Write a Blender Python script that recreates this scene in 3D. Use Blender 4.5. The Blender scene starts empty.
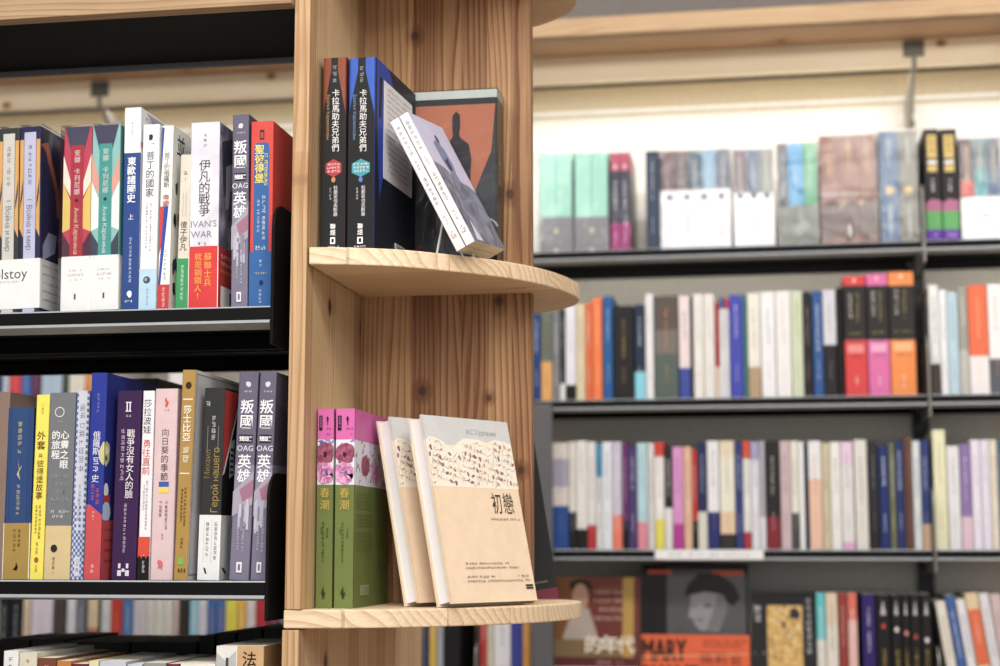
import bpy, math, random
from mathutils import Vector, Matrix

S = bpy.context.scene
COL = S.collection
random.seed(7)

# ------------------------------------------------------------------ camera
EYE = 1.40
PITCH, YAW, FPX = math.radians(7.6), math.radians(9.6), 1600.0
cam = bpy.data.cameras.new('camera')
cam.sensor_width = 36.0
cam.lens = 36.0 * FPX / 1000.0
cam.clip_start = 0.05
cam.dof.use_dof = True
cam.dof.focus_distance = 1.74
cam.dof.aperture_fstop = 4.0
co = bpy.data.objects.new('camera', cam)
COL.objects.link(co)
co.location = (0, 0, EYE)
co.rotation_euler = (math.pi / 2 + PITCH, 0, YAW)
S.camera = co

# ------------------------------------------------------------------ world and lamps
w = bpy.data.worlds.new('world')
S.world = w
w.use_nodes = True
bg = w.node_tree.nodes['Background']
bg.inputs[0].default_value = (0.95, 0.97, 1.0, 1)
bg.inputs[1].default_value = 0.30

def lamp(name, loc, rot, sx, sy, power, col=(1, 0.96, 0.9)):
    l = bpy.data.lights.new(name, 'AREA')
    l.shape = 'RECTANGLE'
    l.size, l.size_y, l.energy, l.color = sx, sy, power, col
    o = bpy.data.objects.new(name, l)
    COL.objects.link(o)
    o.location, o.rotation_euler = loc, rot
    return o

lamp('ceiling_lamp', (-0.2, 0.35, 2.85), (math.radians(14), 0, 0), 2.4, 0.5, 48)
lamp('ceiling_lamp', (0.9, -0.9, 2.85), (math.radians(20), 0, 0), 2.4, 0.6, 42)
lamp('ceiling_lamp', (0.0, 2.25, 2.88), (math.radians(25), 0, 0), 4.4, 0.22, 38)
lamp('added_fill_lamp', (0.4, -2.7, 1.75), (math.radians(90), 0, 0), 5.0, 2.0, 27, (0.95, 0.97, 1.0))  # added fill light behind the camera, not a known window
lamp('canopy_led_strip', (-0.25, 3.175, 2.3705), (0, 0, 0), 3.2, 0.012, 4.2, (1, 0.985, 0.96))
lamp('added_shelf_fill', (-0.25, 3.1065, 1.9685), (math.radians(90), 0, 0), 3.2, 0.008, 1.5, (1, 0.96, 0.88))  # added lamp hidden behind the lip, brightens the back panel of the second row

vs = S.view_settings
vs.view_transform = 'Standard'
vs.look = 'None'
vs.gamma = 1.0
vs.use_curve_mapping = False
vs.exposure = 0.25

# ------------------------------------------------------------------ pixel -> place
def ray(px, py):
    x, y = (px - 500) / FPX, (333 - py) / FPX
    fw = Vector((-math.sin(YAW) * math.cos(PITCH), math.cos(YAW) * math.cos(PITCH), math.sin(PITCH)))
    r = Vector((math.cos(YAW), math.sin(YAW), 0))
    return fw + x * r + y * r.cross(fw)

def at(px, py, Y):
    d = ray(px, py)
    return d * (Y / d.y) + Vector((0, 0, EYE))

# ------------------------------------------------------------------ materials
MATS = {}

def lin(h):
    h = h.lstrip('#')
    c = [int(h[i:i + 2], 16) / 255 for i in (0, 2, 4)]
    return tuple((v / 12.92 if v <= .04045 else ((v + .055) / 1.055) ** 2.4) for v in c) + (1,)

def ink_tone(h):
    """printed stock: a little greyer and lower than the pure swatch"""
    c = lin(h)
    g = 0.2126 * c[0] + 0.7152 * c[1] + 0.0722 * c[2]
    return tuple((v * 0.86 + g * 0.14) * 0.90 for v in c[:3]) + (1,)

def paper(h, rough=0.48, vary=0.10, coat=0.0, scale=60):
    key = ('p', h, rough, vary, coat)
    if key in MATS:
        return MATS[key]
    m = bpy.data.materials.new('print_' + h.lstrip('#'))
    m.use_nodes = True
    nt = m.node_tree
    b = nt.nodes['Principled BSDF']
    b.inputs['Roughness'].default_value = rough
    b.inputs['Specular IOR Level'].default_value = 0.16
    b.inputs['Coat Weight'].default_value = coat
    tc = nt.nodes.new('ShaderNodeTexCoord')
    n = nt.nodes.new('ShaderNodeTexNoise')
    n.inputs['Scale'].default_value = scale
    n.inputs['Detail'].default_value = 3
    mx = nt.nodes.new('ShaderNodeMix')
    mx.data_type = 'RGBA'
    c = ink_tone(h)
    mx.inputs[6].default_value = tuple(v * (1 - vary) for v in c[:3]) + (1,)
    mx.inputs[7].default_value = tuple(min(1, v * (1 + vary)) for v in c[:3]) + (1,)
    nt.links.new(tc.outputs['Object'], n.inputs['Vector'])
    nt.links.new(n.outputs['Fac'], mx.inputs[0])
    nt.links.new(mx.outputs[2], b.inputs['Base Color'])
    MATS[key] = m
    return m

def pages_mat(h):
    key = ('pg', h)
    if key in MATS:
        return MATS[key]
    m = bpy.data.materials.new('page_edges_' + h.lstrip('#'))
    m.use_nodes = True
    nt = m.node_tree
    b = nt.nodes['Principled BSDF']
    b.inputs['Roughness'].default_value = 0.9
    tc = nt.nodes.new('ShaderNodeTexCoord')
    mp = nt.nodes.new('ShaderNodeMapping')
    mp.inputs['Scale'].default_value = (3500, 8, 8)
    n = nt.nodes.new('ShaderNodeTexNoise')
    n.inputs['Scale'].default_value = 1
    mx = nt.nodes.new('ShaderNodeMix')
    mx.data_type = 'RGBA'
    c = lin(h)
    mx.inputs[6].default_value = tuple(v * 0.82 for v in c[:3]) + (1,)
    mx.inputs[7].default_value = c
    nt.links.new(tc.outputs['Object'], mp.inputs[0])
    nt.links.new(mp.outputs[0], n.inputs['Vector'])
    nt.links.new(n.outputs['Fac'], mx.inputs[0])
    nt.links.new(mx.outputs[2], b.inputs['Base Color'])
    MATS[key] = m
    return m

def marble(h1, h2, scale=14):
    """soft streaky photographic print between two inks"""
    key = ('mb', h1, h2, scale)
    if key in MATS:
        return MATS[key]
    m = bpy.data.materials.new('streaky_print')
    m.use_nodes = True
    nt = m.node_tree
    b = nt.nodes['Principled BSDF']
    b.inputs['Roughness'].default_value = 0.4
    tc = nt.nodes.new('ShaderNodeTexCoord')
    n = nt.nodes.new('ShaderNodeTexNoise')
    n.inputs['Scale'].default_value = scale
    n.inputs['Detail'].default_value = 5
    n.inputs['Distortion'].default_value = 1.5
    r = nt.nodes.new('ShaderNodeValToRGB')
    r.color_ramp.elements[0].position, r.color_ramp.elements[1].position = 0.38, 0.62
    r.color_ramp.elements[0].color, r.color_ramp.elements[1].color = lin(h1), lin(h2)
    nt.links.new(tc.outputs['Object'], n.inputs['Vector'])
    nt.links.new(n.outputs['Fac'], r.inputs[0])
    nt.links.new(r.outputs[0], b.inputs['Base Color'])
    MATS[key] = m
    return m

def metal(name, h, rough=0.4, metallic=0.0, spec=0.5):
    m = bpy.data.materials.new(name)
    m.use_nodes = True
    nt = m.node_tree
    b = nt.nodes['Principled BSDF']
    b.inputs['Roughness'].default_value = rough
    b.inputs['Metallic'].default_value = metallic
    b.inputs['Specular IOR Level'].default_value = spec
    tc = nt.nodes.new('ShaderNodeTexCoord')
    n = nt.nodes.new('ShaderNodeTexNoise')
    n.inputs['Scale'].default_value = 90
    mx = nt.nodes.new('ShaderNodeMix')
    mx.data_type = 'RGBA'
    c = lin(h)
    mx.inputs[6].default_value = tuple(v * .88 for v in c[:3]) + (1,)
    mx.inputs[7].default_value = tuple(v * 1.12 for v in c[:3]) + (1,)
    nt.links.new(tc.outputs['Object'], n.inputs['Vector'])
    nt.links.new(n.outputs['Fac'], mx.inputs[0])
    nt.links.new(mx.outputs[2], b.inputs['Base Color'])
    return m

def wood(name, light, dark, ring, axis, cross, stave=0.045, seed=0.0, knots=0.55, tone=0.22, spots=()):
    """edge-glued softwood: staves of their own tone, straight fine grain with cathedral waves, round dark knots.
    axis = grain direction (0,1,2), cross = direction across the staves"""
    m = bpy.data.materials.new(name)
    m.use_nodes = True
    nt = m.node_tree
    L = nt.links.new
    N = nt.nodes.new
    b = nt.nodes['Principled BSDF']
    b.inputs['Roughness'].default_value = 0.5
    b.inputs['Specular IOR Level'].default_value = 0.3
    tc = N('ShaderNodeTexCoord')
    sp = N('ShaderNodeSeparateXYZ')
    L(tc.outputs['Object'], sp.inputs[0])
    third = 3 - axis - cross

    def mth(op, a, bb=None, c=None):
        n = N('ShaderNodeMath')
        n.operation = op
        for i, v in enumerate((a, bb, c)):
            if v is None:
                continue
            if isinstance(v, (int, float)):
                n.inputs[i].default_value = v
            else:
                L(v, n.inputs[i])
        return n.outputs[0]
    u, v, t = sp.outputs[cross], sp.outputs[axis], sp.outputs[third]
    us = mth('DIVIDE', mth('ADD', u, 5.013 + seed), stave)
    cell = mth('FLOOR', us)
    wn = N('ShaderNodeTexWhiteNoise')
    wn.noise_dimensions = '1D'
    L(cell, wn.inputs['W'])
    rnd = wn.outputs['Value']
    fr = mth('FRACT', us)
    # warped ring coordinate
    cb = N('ShaderNodeCombineXYZ')
    L(mth('MULTIPLY', u, 16), cb.inputs[0])
    L(mth('ADD', mth('MULTIPLY', v, 1.7), mth('MULTIPLY', rnd, 37)), cb.inputs[1])
    L(mth('MULTIPLY', t, 16), cb.inputs[2])
    n1 = N('ShaderNodeTexNoise')
    n1.inputs['Scale'].default_value = 1.0
    n1.inputs['Detail'].default_value = 1.5
    L(cb.outputs[0], n1.inputs['Vector'])
    rings = mth('FRACT', mth('MULTIPLY', mth('ADD', mth('MULTIPLY', n1.outputs['Fac'], 0.55), mth('MULTIPLY', mth('ADD', u, mth('MULTIPLY', t, 0.6)), 9.0)), 13))
    ringv = mth('POWER', rings, 3.0)
    # fibre
    cf = N('ShaderNodeCombineXYZ')
    L(mth('MULTIPLY', u, 420), cf.inputs[0])
    L(mth('MULTIPLY', v, 6), cf.inputs[1])
    L(mth('MULTIPLY', t, 420), cf.inputs[2])
    n2 = N('ShaderNodeTexNoise')
    n2.inputs['Scale'].default_value = 1.0
    n2.inputs['Detail'].default_value = 2
    L(cf.outputs[0], n2.inputs['Vector'])
    # broad clouds
    n3 = N('ShaderNodeTexNoise')
    n3.inputs['Scale'].default_value = 7
    L(tc.outputs['Object'], n3.inputs['Vector'])
    # knots
    ck = N('ShaderNodeCombineXYZ')
    L(mth('MULTIPLY', u, 8.5), ck.inputs[0])
    L(mth('ADD', mth('MULTIPLY', v, 6.0), seed), ck.inputs[1])
    vo = N('ShaderNodeTexVoronoi')
    vo.voronoi_dimensions = '2D'
    vo.inputs['Scale'].default_value = 1.0
    L(ck.outputs[0], vo.inputs['Vector'])
    sc = N('ShaderNodeSeparateColor')
    L(vo.outputs['Color'], sc.inputs[0])
    keep = mth('GREATER_THAN', sc.outputs[0], 1 - knots)
    mr = N('ShaderNodeMapRange')
    mr.inputs['From Min'].default_value = 0.085
    mr.inputs['From Max'].default_value = 0.03
    L(vo.outputs['Distance'], mr.inputs['Value'])
    knot = mth('MULTIPLY', mr.outputs[0], keep)
    halo = N('ShaderNodeMapRange')
    halo.inputs['From Min'].default_value = 0.30
    halo.inputs['From Max'].default_value = 0.05
    L(vo.outputs['Distance'], halo.inputs['Value'])
    halov = mth('MULTIPLY', mth('MULTIPLY', halo.outputs[0], keep), 0.35)
    for px, py, r in spots:                # the board's own knots where the photograph shows them
        q = at(px, py, 1.893)
        du, dv = mth('SUBTRACT', u, q.x + 0.45), mth('MULTIPLY', mth('SUBTRACT', v, q.z), 0.8)
        dist = mth('ADD', mth('SQRT', mth('ADD', mth('MULTIPLY', du, du), mth('MULTIPLY', dv, dv))), mth('MULTIPLY', mth('SUBTRACT', n2.outputs['Fac'], 0.5), r * 0.8))
        a = N('ShaderNodeMapRange')
        a.inputs['From Min'].default_value, a.inputs['From Max'].default_value = r, r * 0.55
        L(dist, a.inputs['Value'])
        knot = mth('MAXIMUM', knot, mth('MULTIPLY', a.outputs[0], 0.8))
        h = N('ShaderNodeMapRange')
        h.inputs['From Min'].default_value, h.inputs['From Max'].default_value = r * 2.6, r
        L(dist, h.inputs['Value'])
        halov = mth('ADD', halov, mth('MULTIPLY', h.outputs[0], 0.3))
    # colour
    f = mth('ADD', mth('MULTIPLY', rnd, tone * 1.6), mth('MULTIPLY', ringv, 0.58))
    f = mth('ADD', f, mth('MULTIPLY', mth('SUBTRACT', n2.outputs['Fac'], 0.25), 0.62))
    f = mth('ADD', f, mth('MULTIPLY', mth('SUBTRACT', n3.outputs['Fac'], 0.5), 0.5))
    f = mth('ADD', f, halov)
    mx = N('ShaderNodeMix')
    mx.data_type = 'RGBA'
    mx.clamp_factor = True
    L(f, mx.inputs[0])
    mx.inputs[6].default_value = lin(light)
    mx.inputs[7].default_value = lin(dark)
    mk = N('ShaderNodeMix')
    mk.data_type = 'RGBA'
    L(knot, mk.inputs[0])
    L(mx.outputs[2], mk.inputs[6])
    mk.inputs[7].default_value = lin(ring)
    # glue line
    edge = mth('MULTIPLY', mth('LESS_THAN', fr, 0.018), 0.35)
    me = N('ShaderNodeMix')
    me.data_type = 'RGBA'
    L(edge, me.inputs[0])
    L(mk.outputs[2], me.inputs[6])
    me.inputs[7].default_value = lin(ring)
    L(me.outputs[2], b.inputs['Base Color'])
    bp = N('ShaderNodeBump')
    bp.inputs['Strength'].default_value = 0.12
    bp.inputs['Distance'].default_value = 0.001
    L(n2.outputs['Fac'], bp.inputs['Height'])
    L(bp.outputs[0], b.inputs['Normal'])
    return m

def wrap_mat():
    if 'wrap' in MATS:
        return MATS['wrap']
    m = bpy.data.materials.new('clear_shrink_film')
    m.use_nodes = True
    nt = m.node_tree
    nt.nodes.remove(nt.nodes['Principled BSDF'])
    out = nt.nodes['Material Output']
    t = nt.nodes.new('ShaderNodeBsdfTransparent')
    t.inputs[0].default_value = (0.96, 0.97, 0.98, 1)
    g = nt.nodes.new('ShaderNodeBsdfGlossy')
    g.inputs['Roughness'].default_value = 0.12
    tc = nt.nodes.new('ShaderNodeTexCoord')
    n = nt.nodes.new('ShaderNodeTexNoise')
    n.inputs['Scale'].default_value = 14
    n.inputs['Detail'].default_value = 3
    n.inputs['Distortion'].default_value = 1.2
    bp = nt.nodes.new('ShaderNodeBump')
    bp.inputs['Strength'].default_value = 0.55
    bp.inputs['Distance'].default_value = 0.006
    nt.links.new(tc.outputs['Object'], n.inputs['Vector'])
    nt.links.new(n.outputs['Fac'], bp.inputs['Height'])
    nt.links.new(bp.outputs[0], g.inputs['Normal'])
    lw = nt.nodes.new('ShaderNodeLayerWeight')
    lw.inputs[0].default_value = 0.12
    nt.links.new(bp.outputs[0], lw.inputs['Normal'])
    mm = nt.nodes.new('ShaderNodeMath')
    mm.operation = 'MULTIPLY_ADD'
    mm.inputs[1].default_value = 0.6
    mm.inputs[2].default_value = 0.03
    nt.links.new(lw.outputs['Fresnel'], mm.inputs[0])
    x = nt.nodes.new('ShaderNodeMixShader')
    nt.links.new(mm.outputs[0], x.inputs[0])
    nt.links.new(t.outputs[0], x.inputs[1])
    nt.links.new(g.outputs[0], x.inputs[2])
    nt.links.new(x.outputs[0], out.inputs[0])
    MATS['wrap'] = m
    return m

STEEL = metal('black_painted_steel', '#0c0c0d', 0.6, 0.0, 0.12)
LIPSTEEL = metal('lit_lip_grey', '#a9aeb4', 0.35, 0.2)
GREYSTEEL = metal('grey_steel', '#56565a', 0.45)
POST = metal('slotted_black_post', '#131313', 0.5)
BRIGHT = metal('satin_steel', '#85847f', 0.35, 0.4)
PANELM = metal('beige_back_panel', '#d9d3c6', 0.55)
W_SIDE = wood('cedar_side_board', '#dbc09a', '#a37d58', '#463224', 2, 1, 0.045, 0.11, 0.25, 0.30)
W_BACK = wood('cedar_back_board', '#cda477', '#6c4327', '#35241a', 2, 0, 0.031, 0.02, 0.0, 0.50, [(510, 194, .0062), (499, 301, .0070), (422, 391, .0058), (489, 398, .0040), (521, 470, .0050), (352, 30, .004), (415, 36, .006)])
W_PLANK = wood('pale_pine_plank', '#ead9bd', '#bd9a74', '#60452e', 0, 1, 0.06, 0.2, 0.5)
W_CANOPY = wood('pine_canopy', '#bfa583', '#8e7052', '#5a3b22', 0, 2, 0.05, 0.4, 0.5)
W_SOFFIT = wood('pale_valance', '#fff4da', '#f0d9b0', '#8a6238', 0, 2, 0.12, 0.4, 0.4, 0.12)

# ------------------------------------------------------------------ lettering
GL = {}
_cu = bpy.data.curves.new('letter_source', 'FONT')
_cu.resolution_u = 2
_to = bpy.data.objects.new('letter_source', _cu)
COL.objects.link(_to)

def glyph(s, bold):
    k = (s, bold)
    if k not in GL and len(s) > 1 and 'н' in s:
        # set letter by letter: this letter is a small capital H
        vs_, fs, x = [], [], 0.0
        for ch in s:
            if ch == ' ':
                x += 0.28
                continue
            gv, gf, a, b = glyph('H' if ch == 'н' else ch, bold)
            q = 0.74 if ch == 'н' else 1.0
            n = len(vs_)
            vs_ += [(x + (p - a) * q, r * q) for p, r in gv]
            fs += [tuple(n + i for i in f) for f in gf]
            x += (b - a) * q + 0.10
        GL[k] = (vs_, fs, 0.0, x)
    if k not in GL:
        _cu.body = s
        _cu.offset = 0.012 if bold else 0.0
        bpy.context.view_layer.update()
        ev = _to.evaluated_get(bpy.context.evaluated_depsgraph_get())
        m = ev.to_mesh()
        vs_ = [(q.co.x, q.co.y) for q in m.vertices]
        fs = [tuple(p.vertices) for p in m.polygons if p.area > 1e-5]
        ev.to_mesh_clear()
        xs = [q[0] for q in vs_] or [0]
        GL[k] = (vs_, fs, min(xs), max(xs))
    return GL[k]

for ch in set('東歐諸國史上普丁的國家俄羅斯帝國夢並傻子伊凡戰爭蘇聯士兵就是鋼鐵人！叛英雄雙面諜聖彼得堡外套與故事心靈之眼旅程沒有女臉莎拉波娃勇往直前向日葵季節比亞卡馬助夫兄弟們杜妥也斯基聯經春潮初戀法年代瑪莉官'):
    glyph(ch, True), glyph(ch, False)

# ------------------------------------------------------------------ mesh building
class MB:
    def __init__(self):
        self.v, self.f, self.mi, self.mats = [], [], [], []

    def m(self, mat):
        if mat not in self.mats:
            self.mats.append(mat)
        return self.mats.index(mat)

    def poly(self, pts, mat):
        n = len(self.v)
        self.v += [tuple(p) for p in pts]
        self.f.append(tuple(range(n, n + len(pts))))
        self.mi.append(self.m(mat))

    def box(self, a, b, mat):
        x0, y0, z0 = a
        x1, y1, z1 = b
        n = len(self.v)
        self.v += [(x0, y0, z0), (x1, y0, z0), (x1, y1, z0), (x0, y1, z0), (x0, y0, z1), (x1, y0, z1), (x1, y1, z1), (x0, y1, z1)]
        for q in ((0, 3, 2, 1), (4, 5, 6, 7), (0, 1, 5, 4), (1, 2, 6, 5), (2, 3, 7, 6), (3, 0, 4, 7)):
            self.f.append(tuple(n + i for i in q))
            self.mi.append(self.m(mat))

    def prism(self, pts2, lo, hi, mat, axis=2, capmat=None):
        """extrude a closed 2D outline along an axis; pts are in the other two axes in order"""
        def mk(p, h):
            if axis == 2:
                return (p[0], p[1], h)
            if axis == 0:
                return (h, p[0], p[1])
            return (p[0], h, p[1])
        n = len(self.v)
        k = len(pts2)
        self.v += [mk(p, lo) for p in pts2] + [mk(p, hi) for p in pts2]
        a, c = self.m(mat), self.m(capmat or mat)
        for i in range(k):
            j = (i + 1) % k
            self.f.append((n + i, n + j, n + k + j, n + k + i))
            self.mi.append(a)
        self.f.append(tuple(n + i for i in reversed(range(k))))
        self.mi.append(c)
        self.f.append(tuple(n + k + i for i in range(k)))
        self.mi.append(c)

    def tube(self, pts, r, mat, seg=8):
        n0 = len(self.v)
        pts = [Vector(p) for p in pts]
        for i, p in enumerate(pts):
            d = (pts[min(i + 1, len(pts) - 1)] - pts[max(i - 1, 0)]).normalized()
            a = d.orthogonal().normalized()
            b = d.cross(a)
            for s in range(seg):
                t = 2 * math.pi * s / seg
                self.v.append(tuple(p + r * (math.cos(t) * a + math.sin(t) * b)))
        k = self.m(mat)
        for i in range(len(pts) - 1):
            for s in range(seg):
                q = (s + 1) % seg
                self.f.append((n0 + i * seg + s, n0 + i * seg + q, n0 + (i + 1) * seg + q, n0 + (i + 1) * seg + s))
                self.mi.append(k)
        for e in (0, len(pts) - 1):
            self.f.append(tuple(n0 + e * seg + s for s in range(seg)))
            self.mi.append(k)

    def build(self, name, parent=None, bevel=0.0, fixn=False):
        me = bpy.data.meshes.new(name)
        me.from_pydata(self.v, [], self.f)
        for q in self.mats:
            me.materials.append(q)
        me.polygons.foreach_set('material_index', self.mi)
        me.update()
        if fixn:
            import bmesh
            bm = bmesh.new()
            bm.from_mesh(me)
            bmesh.ops.recalc_face_normals(bm, faces=bm.faces)
            bm.to_mesh(me)
            bm.free()
        o = bpy.data.objects.new(name, me)
        COL.objects.link(o)
        if parent:
            o.parent = parent
        if bevel:
            b = o.modifiers.new('soft_edges', 'BEVEL')
            b.width = bevel
            b.segments = 2
            b.limit_method = 'ANGLE'
        return o

def tag(o, label, cat, group=None, kind=None):
    if label:
        o['label'] = label
    if cat:
        o['category'] = cat
    if group:
        o['group'] = group
    if kind:
        o['kind'] = kind
    return o

def empty(name, loc=(0, 0, 0), rot=(0, 0, 0)):
    o = bpy.data.objects.new(name, None)
    o.empty_display_size = 0.03
    COL.objects.link(o)
    o.location, o.rotation_euler = loc, rot
    return o

# ------------------------------------------------------------------ printed artwork on book faces
class Face:
    """a flat side of a book part: u in 0..1 of its width, v in 0..1 of its height"""
    def __init__(self, mb, o, ux, W, H, nrm, lift=0.0):
        self.mb, self.o, self.ux, self.W, self.H, self.n = mb, Vector(o), Vector(ux), W, H, Vector(nrm)
        self.k = 0.00012 + lift
        self.scat, self.i = None, 0

    def P(self, x, z):
        return self.o + self.ux * x + Vector((0, 0, z)) + self.n * self.k

    def step(self):
        if self.scat is None:
            self.k += 0.00004
        else:                              # scattered print: a few layers only, so that it stays on the paper
            self.i += 1
            self.k = self.scat + (self.i % 7) * 0.00002

    def scatter(self, on):
        self.scat = self.k if on else None
        if not on:
            self.k += 0.00016

    def rect(self, u0, v0, u1, v1, c):
        self.pol([(u0, v0), (u1, v0), (u1, v1), (u0, v1)], c)

    def pol(self, pts, c):
        mat = c if not isinstance(c, str) else paper(c)
        cl = lambda q: min(1.0, max(0.0, q))
        self.mb.poly([self.P(cl(u) * self.W, cl(v) * self.H) for u, v in pts], mat)
        self.step()

    def blob(self, u, v, rx, rz, c, n=14, jag=0.0, rot=0.0, a0=0):
        pts = []
        for i in range(n):
            t = 2 * math.pi * i / n
            r = 1 + jag * (random.random() - .5)
            x, z = rx * r * math.cos(t), rz * r * math.sin(t)
            pts.append((u + (x * math.cos(rot) - z * math.sin(rot)) / self.W, v + (x * math.sin(rot) + z * math.cos(rot)) / self.H))
        self.pol(pts, c)

    def raw(self, s, x, z, size, c, bold=False, rot=0, sx=1.0, cx=True):
        vs_, fs, x0, x1 = glyph(s, bold)
        mat = paper(c)
        k = self.mb.m(mat)
        n = len(self.mb.v)
        mid = (x0 + x1) / 2 if cx else 0
        ca, sa = math.cos(rot), math.sin(rot)
        for a, b in vs_:
            a, b = (a - mid) * size * sx, (b - 0.36) * size
            self.mb.v.append(tuple(self.P(x + a * ca - b * sa, z + a * sa + b * ca)))
        for f in fs:
            self.mb.f.append(tuple(n + i for i in f))
            self.mb.mi.append(k)
        self.step()

    def col(self, s, u, vtop, size, c, bold=False, gap=1.05, sx=1.0):
        """vertical column of characters, size in metres"""
        z = vtop * self.H - size / 2
        for ch in s:
            if ch != ' ':
                self.raw(ch, u * self.W, z, size, c, bold, 0, sx)
            z -= size * gap * (0.5 if ch == ' ' else 1)

    def line(self, s, u, v, size, c, bold=False, down=None, sx=1.0):
        """latin line centred at u,v; down=True runs top to bottom, False bottom to top, None level"""
        r = 0 if down is None else (-math.pi / 2 if down else math.pi / 2)
        self.raw(s, u * self.W, v * self.H, size, c, bold, r, sx)

    def ink(self, u, v1, v0, size, c):
        """column of unreadably small characters from v1 down to v0"""
        mat = paper(c)
        z = v1 * self.H - size / 2
        x = u * self.W
        while z - size / 2 > v0 * self.H:
            h = size * 0.42
            q = size * 0.042
            for o in (-.85, -.3, .3, .85):
                if random.random() < .25:
                    continue
                zz = z + (o + random.uniform(-.1, .1)) * h
                a, b = x - h * random.uniform(.5, 1), x + h * random.uniform(.5, 1)
                self.mb.poly([self.P(a, zz - q), self.P(b, zz - q), self.P(b, zz + q), self.P(a, zz + q)], mat)
            for o in (-.55, .05, .6):
                if random.random() < .35:
                    continue
                xx = x + (o + random.uniform(-.1, .1)) * h
                a, b = z - h * random.uniform(.3, 1), z + h * random.uniform(.3, 1)
                self.mb.poly([self.P(xx - q, a), self.P(xx + q, a), self.P(xx + q, b), self.P(xx - q, b)], mat)
            z -= size * 1.12
        self.step()

    def hink(self, u0, u1, v, size, c):
        """level line of unreadably small characters"""
        mat = paper(c)
        x = u0 * self.W
        z = v * self.H
        while x < u1 * self.W:
            h, q = size * 0.42, size * 0.065
            if random.random() > 0.08:
                zz = z + random.uniform(-h, h) * 0.7
                self.mb.poly([self.P(x, zz - q), self.P(x + 2 * h, zz - q), self.P(x + 2 * h, zz + q), self.P(x, zz + q)], mat)
                for _ in range(2):
                    xx = x + random.uniform(0, 2 * h)
                    self.mb.poly([self.P(xx - q, z - h), self.P(xx + q, z - h), self.P(xx + q, z + h), self.P(xx - q, z + h)], mat)
            x += size * 1.08
        self.step()

def M_(c):
    return c if not isinstance(c, str) else paper(c)

def u_wrap(mb, W, D, H, t, bands, side, rad=0.0015, grow=0.0, z0=0.0, flip=False, edge='#e8e4da'):
    """a cover folded round a block: back board, spine, front board. bands = [(zfrac0, zfrac1, colour)] bottom to top"""
    hw, r = W / 2 + grow, min(rad, W / 2.2)
    g = -grow
    outer = [(-hw, D)] + [(-hw + r - r * math.cos(a), g + r - r * math.sin(a)) for a in (0, math.pi / 6, math.pi / 3, math.pi / 2)]
    outer += [(hw - r + r * math.cos(a), g + r - r * math.sin(a)) for a in (math.pi / 2, math.pi / 3, math.pi / 6, 0)] + [(hw, D)]
    inner = [(-hw + t, D)] + [(-hw + t, g + t)] * 4 + [(hw - t, g + t)] * 4 + [(hw - t, D)]
    if flip:
        outer = [(x, D - y) for x, y in outer]
        inner = [(x, D - y) for x, y in inner]
    for za, zb, c in bands:
        a, b = z0 + za * H, z0 + zb * H
        sp = M_(c[0] if isinstance(c, (list, tuple)) else c)
        sd = M_(c[1]) if isinstance(c, (list, tuple)) else (M_(side) if side else sp)
        for i in range(len(outer) - 1):
            mat = sd if i in (0, len(outer) - 2) else sp
            mb.poly([(*outer[i], a), (*outer[i + 1], a), (*outer[i + 1], b), (*outer[i], b)], mat)
            if (inner[i][0] - inner[i + 1][0]) ** 2 + (inner[i][1] - inner[i + 1][1]) ** 2 > 1e-12:
                mb.poly([(*inner[i + 1], a), (*inner[i], a), (*inner[i], b), (*inner[i + 1], b)], M_(edge))
        for e in (0, len(outer) - 1):
            mb.poly([(*outer[e], a), (*inner[e], a), (*inner[e], b), (*outer[e], b)], sd)
    a, b = z0 + bands[0][0] * H, z0 + bands[-1][1] * H
    for zz in (a, b):
        for i in range(len(outer) - 1):
            mb.poly([(*outer[i], zz), (*outer[i + 1], zz), (*inner[i + 1], zz), (*inner[i], zz)], M_(edge if zz == a else (bands[-1][2][0] if isinstance(bands[-1][2], (list, tuple)) else bands[-1][2])))

def book_parts(root, W, H, D, bands, side=None, hard=False, pages='#efe8d8', art=None, band=None, rad=0.0015, flip=False, x=0.0, wrap_as=None, bandart=None, edge=None):
    """cover and page block (and paper band) as children of root"""
    t = 0.0024 if hard else 0.0006
    t = min(t, W * 0.2)
    ov = 0.003 if hard else 0.0003
    if isinstance(bands, str):
        bands = [(0, 1, bands)]
    mb = MB()
    u_wrap(mb, W, D, H, t, bands, side, rad, flip=flip, edge=edge or (side if (hard and isinstance(side, str)) else '#e8e4da'))
    if art:
        fy = D if flip else 0
        art(Face(mb, (-W / 2, 0, 0), (1, 0, 0), W, H, (0, -1, 0)), Face(mb, (W / 2, 0, 0), (0, 1, 0), D, H, (1, 0, 0)))
    c = mb.build('cover', root)
    pb = MB()
    ya, yb = (ov, D - t - 0.0002) if flip else (t + 0.0002, D - ov)
    pb.box((-W / 2 + t + 0.0001, ya, ov), (W / 2 - t - 0.0001, yb, H - ov), pages_mat(pages))
    p = pb.build('page_block', root)
    out = [c, p]
    if band:
        h0, h1, bc, bs = band
        ob = MB()
        u_wrap(ob, W, D * 0.97, H, 0.0003, [(h0, h1, bc)], bs, rad + 0.0004, 0.0006, edge='#ffffff')
        if bandart:
            bandart(Face(ob, (-W / 2, -0.0006, 0), (1, 0, 0), W, H, (0, -1, 0)), Face(ob, (W / 2 + 0.0006, 0, 0), (0, 1, 0), D, H, (1, 0, 0)))
        out.append(ob.build('paper_band', root))
    if x:                                   # one volume of a set: cover is the part, the rest hang under it
        c.name = 'volume'
        c.location.x = x
        for o in out[1:]:
            o.parent = c
    return out

def shrink(root, W, D, H):
    mb = MB()
    e = 0.0018
    mb.box((-W / 2 - e, -e - .0006, 0.0003), (W / 2 + e, D + e, H + e), wrap_mat())
    return mb.build('shrink_wrap', root)

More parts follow.
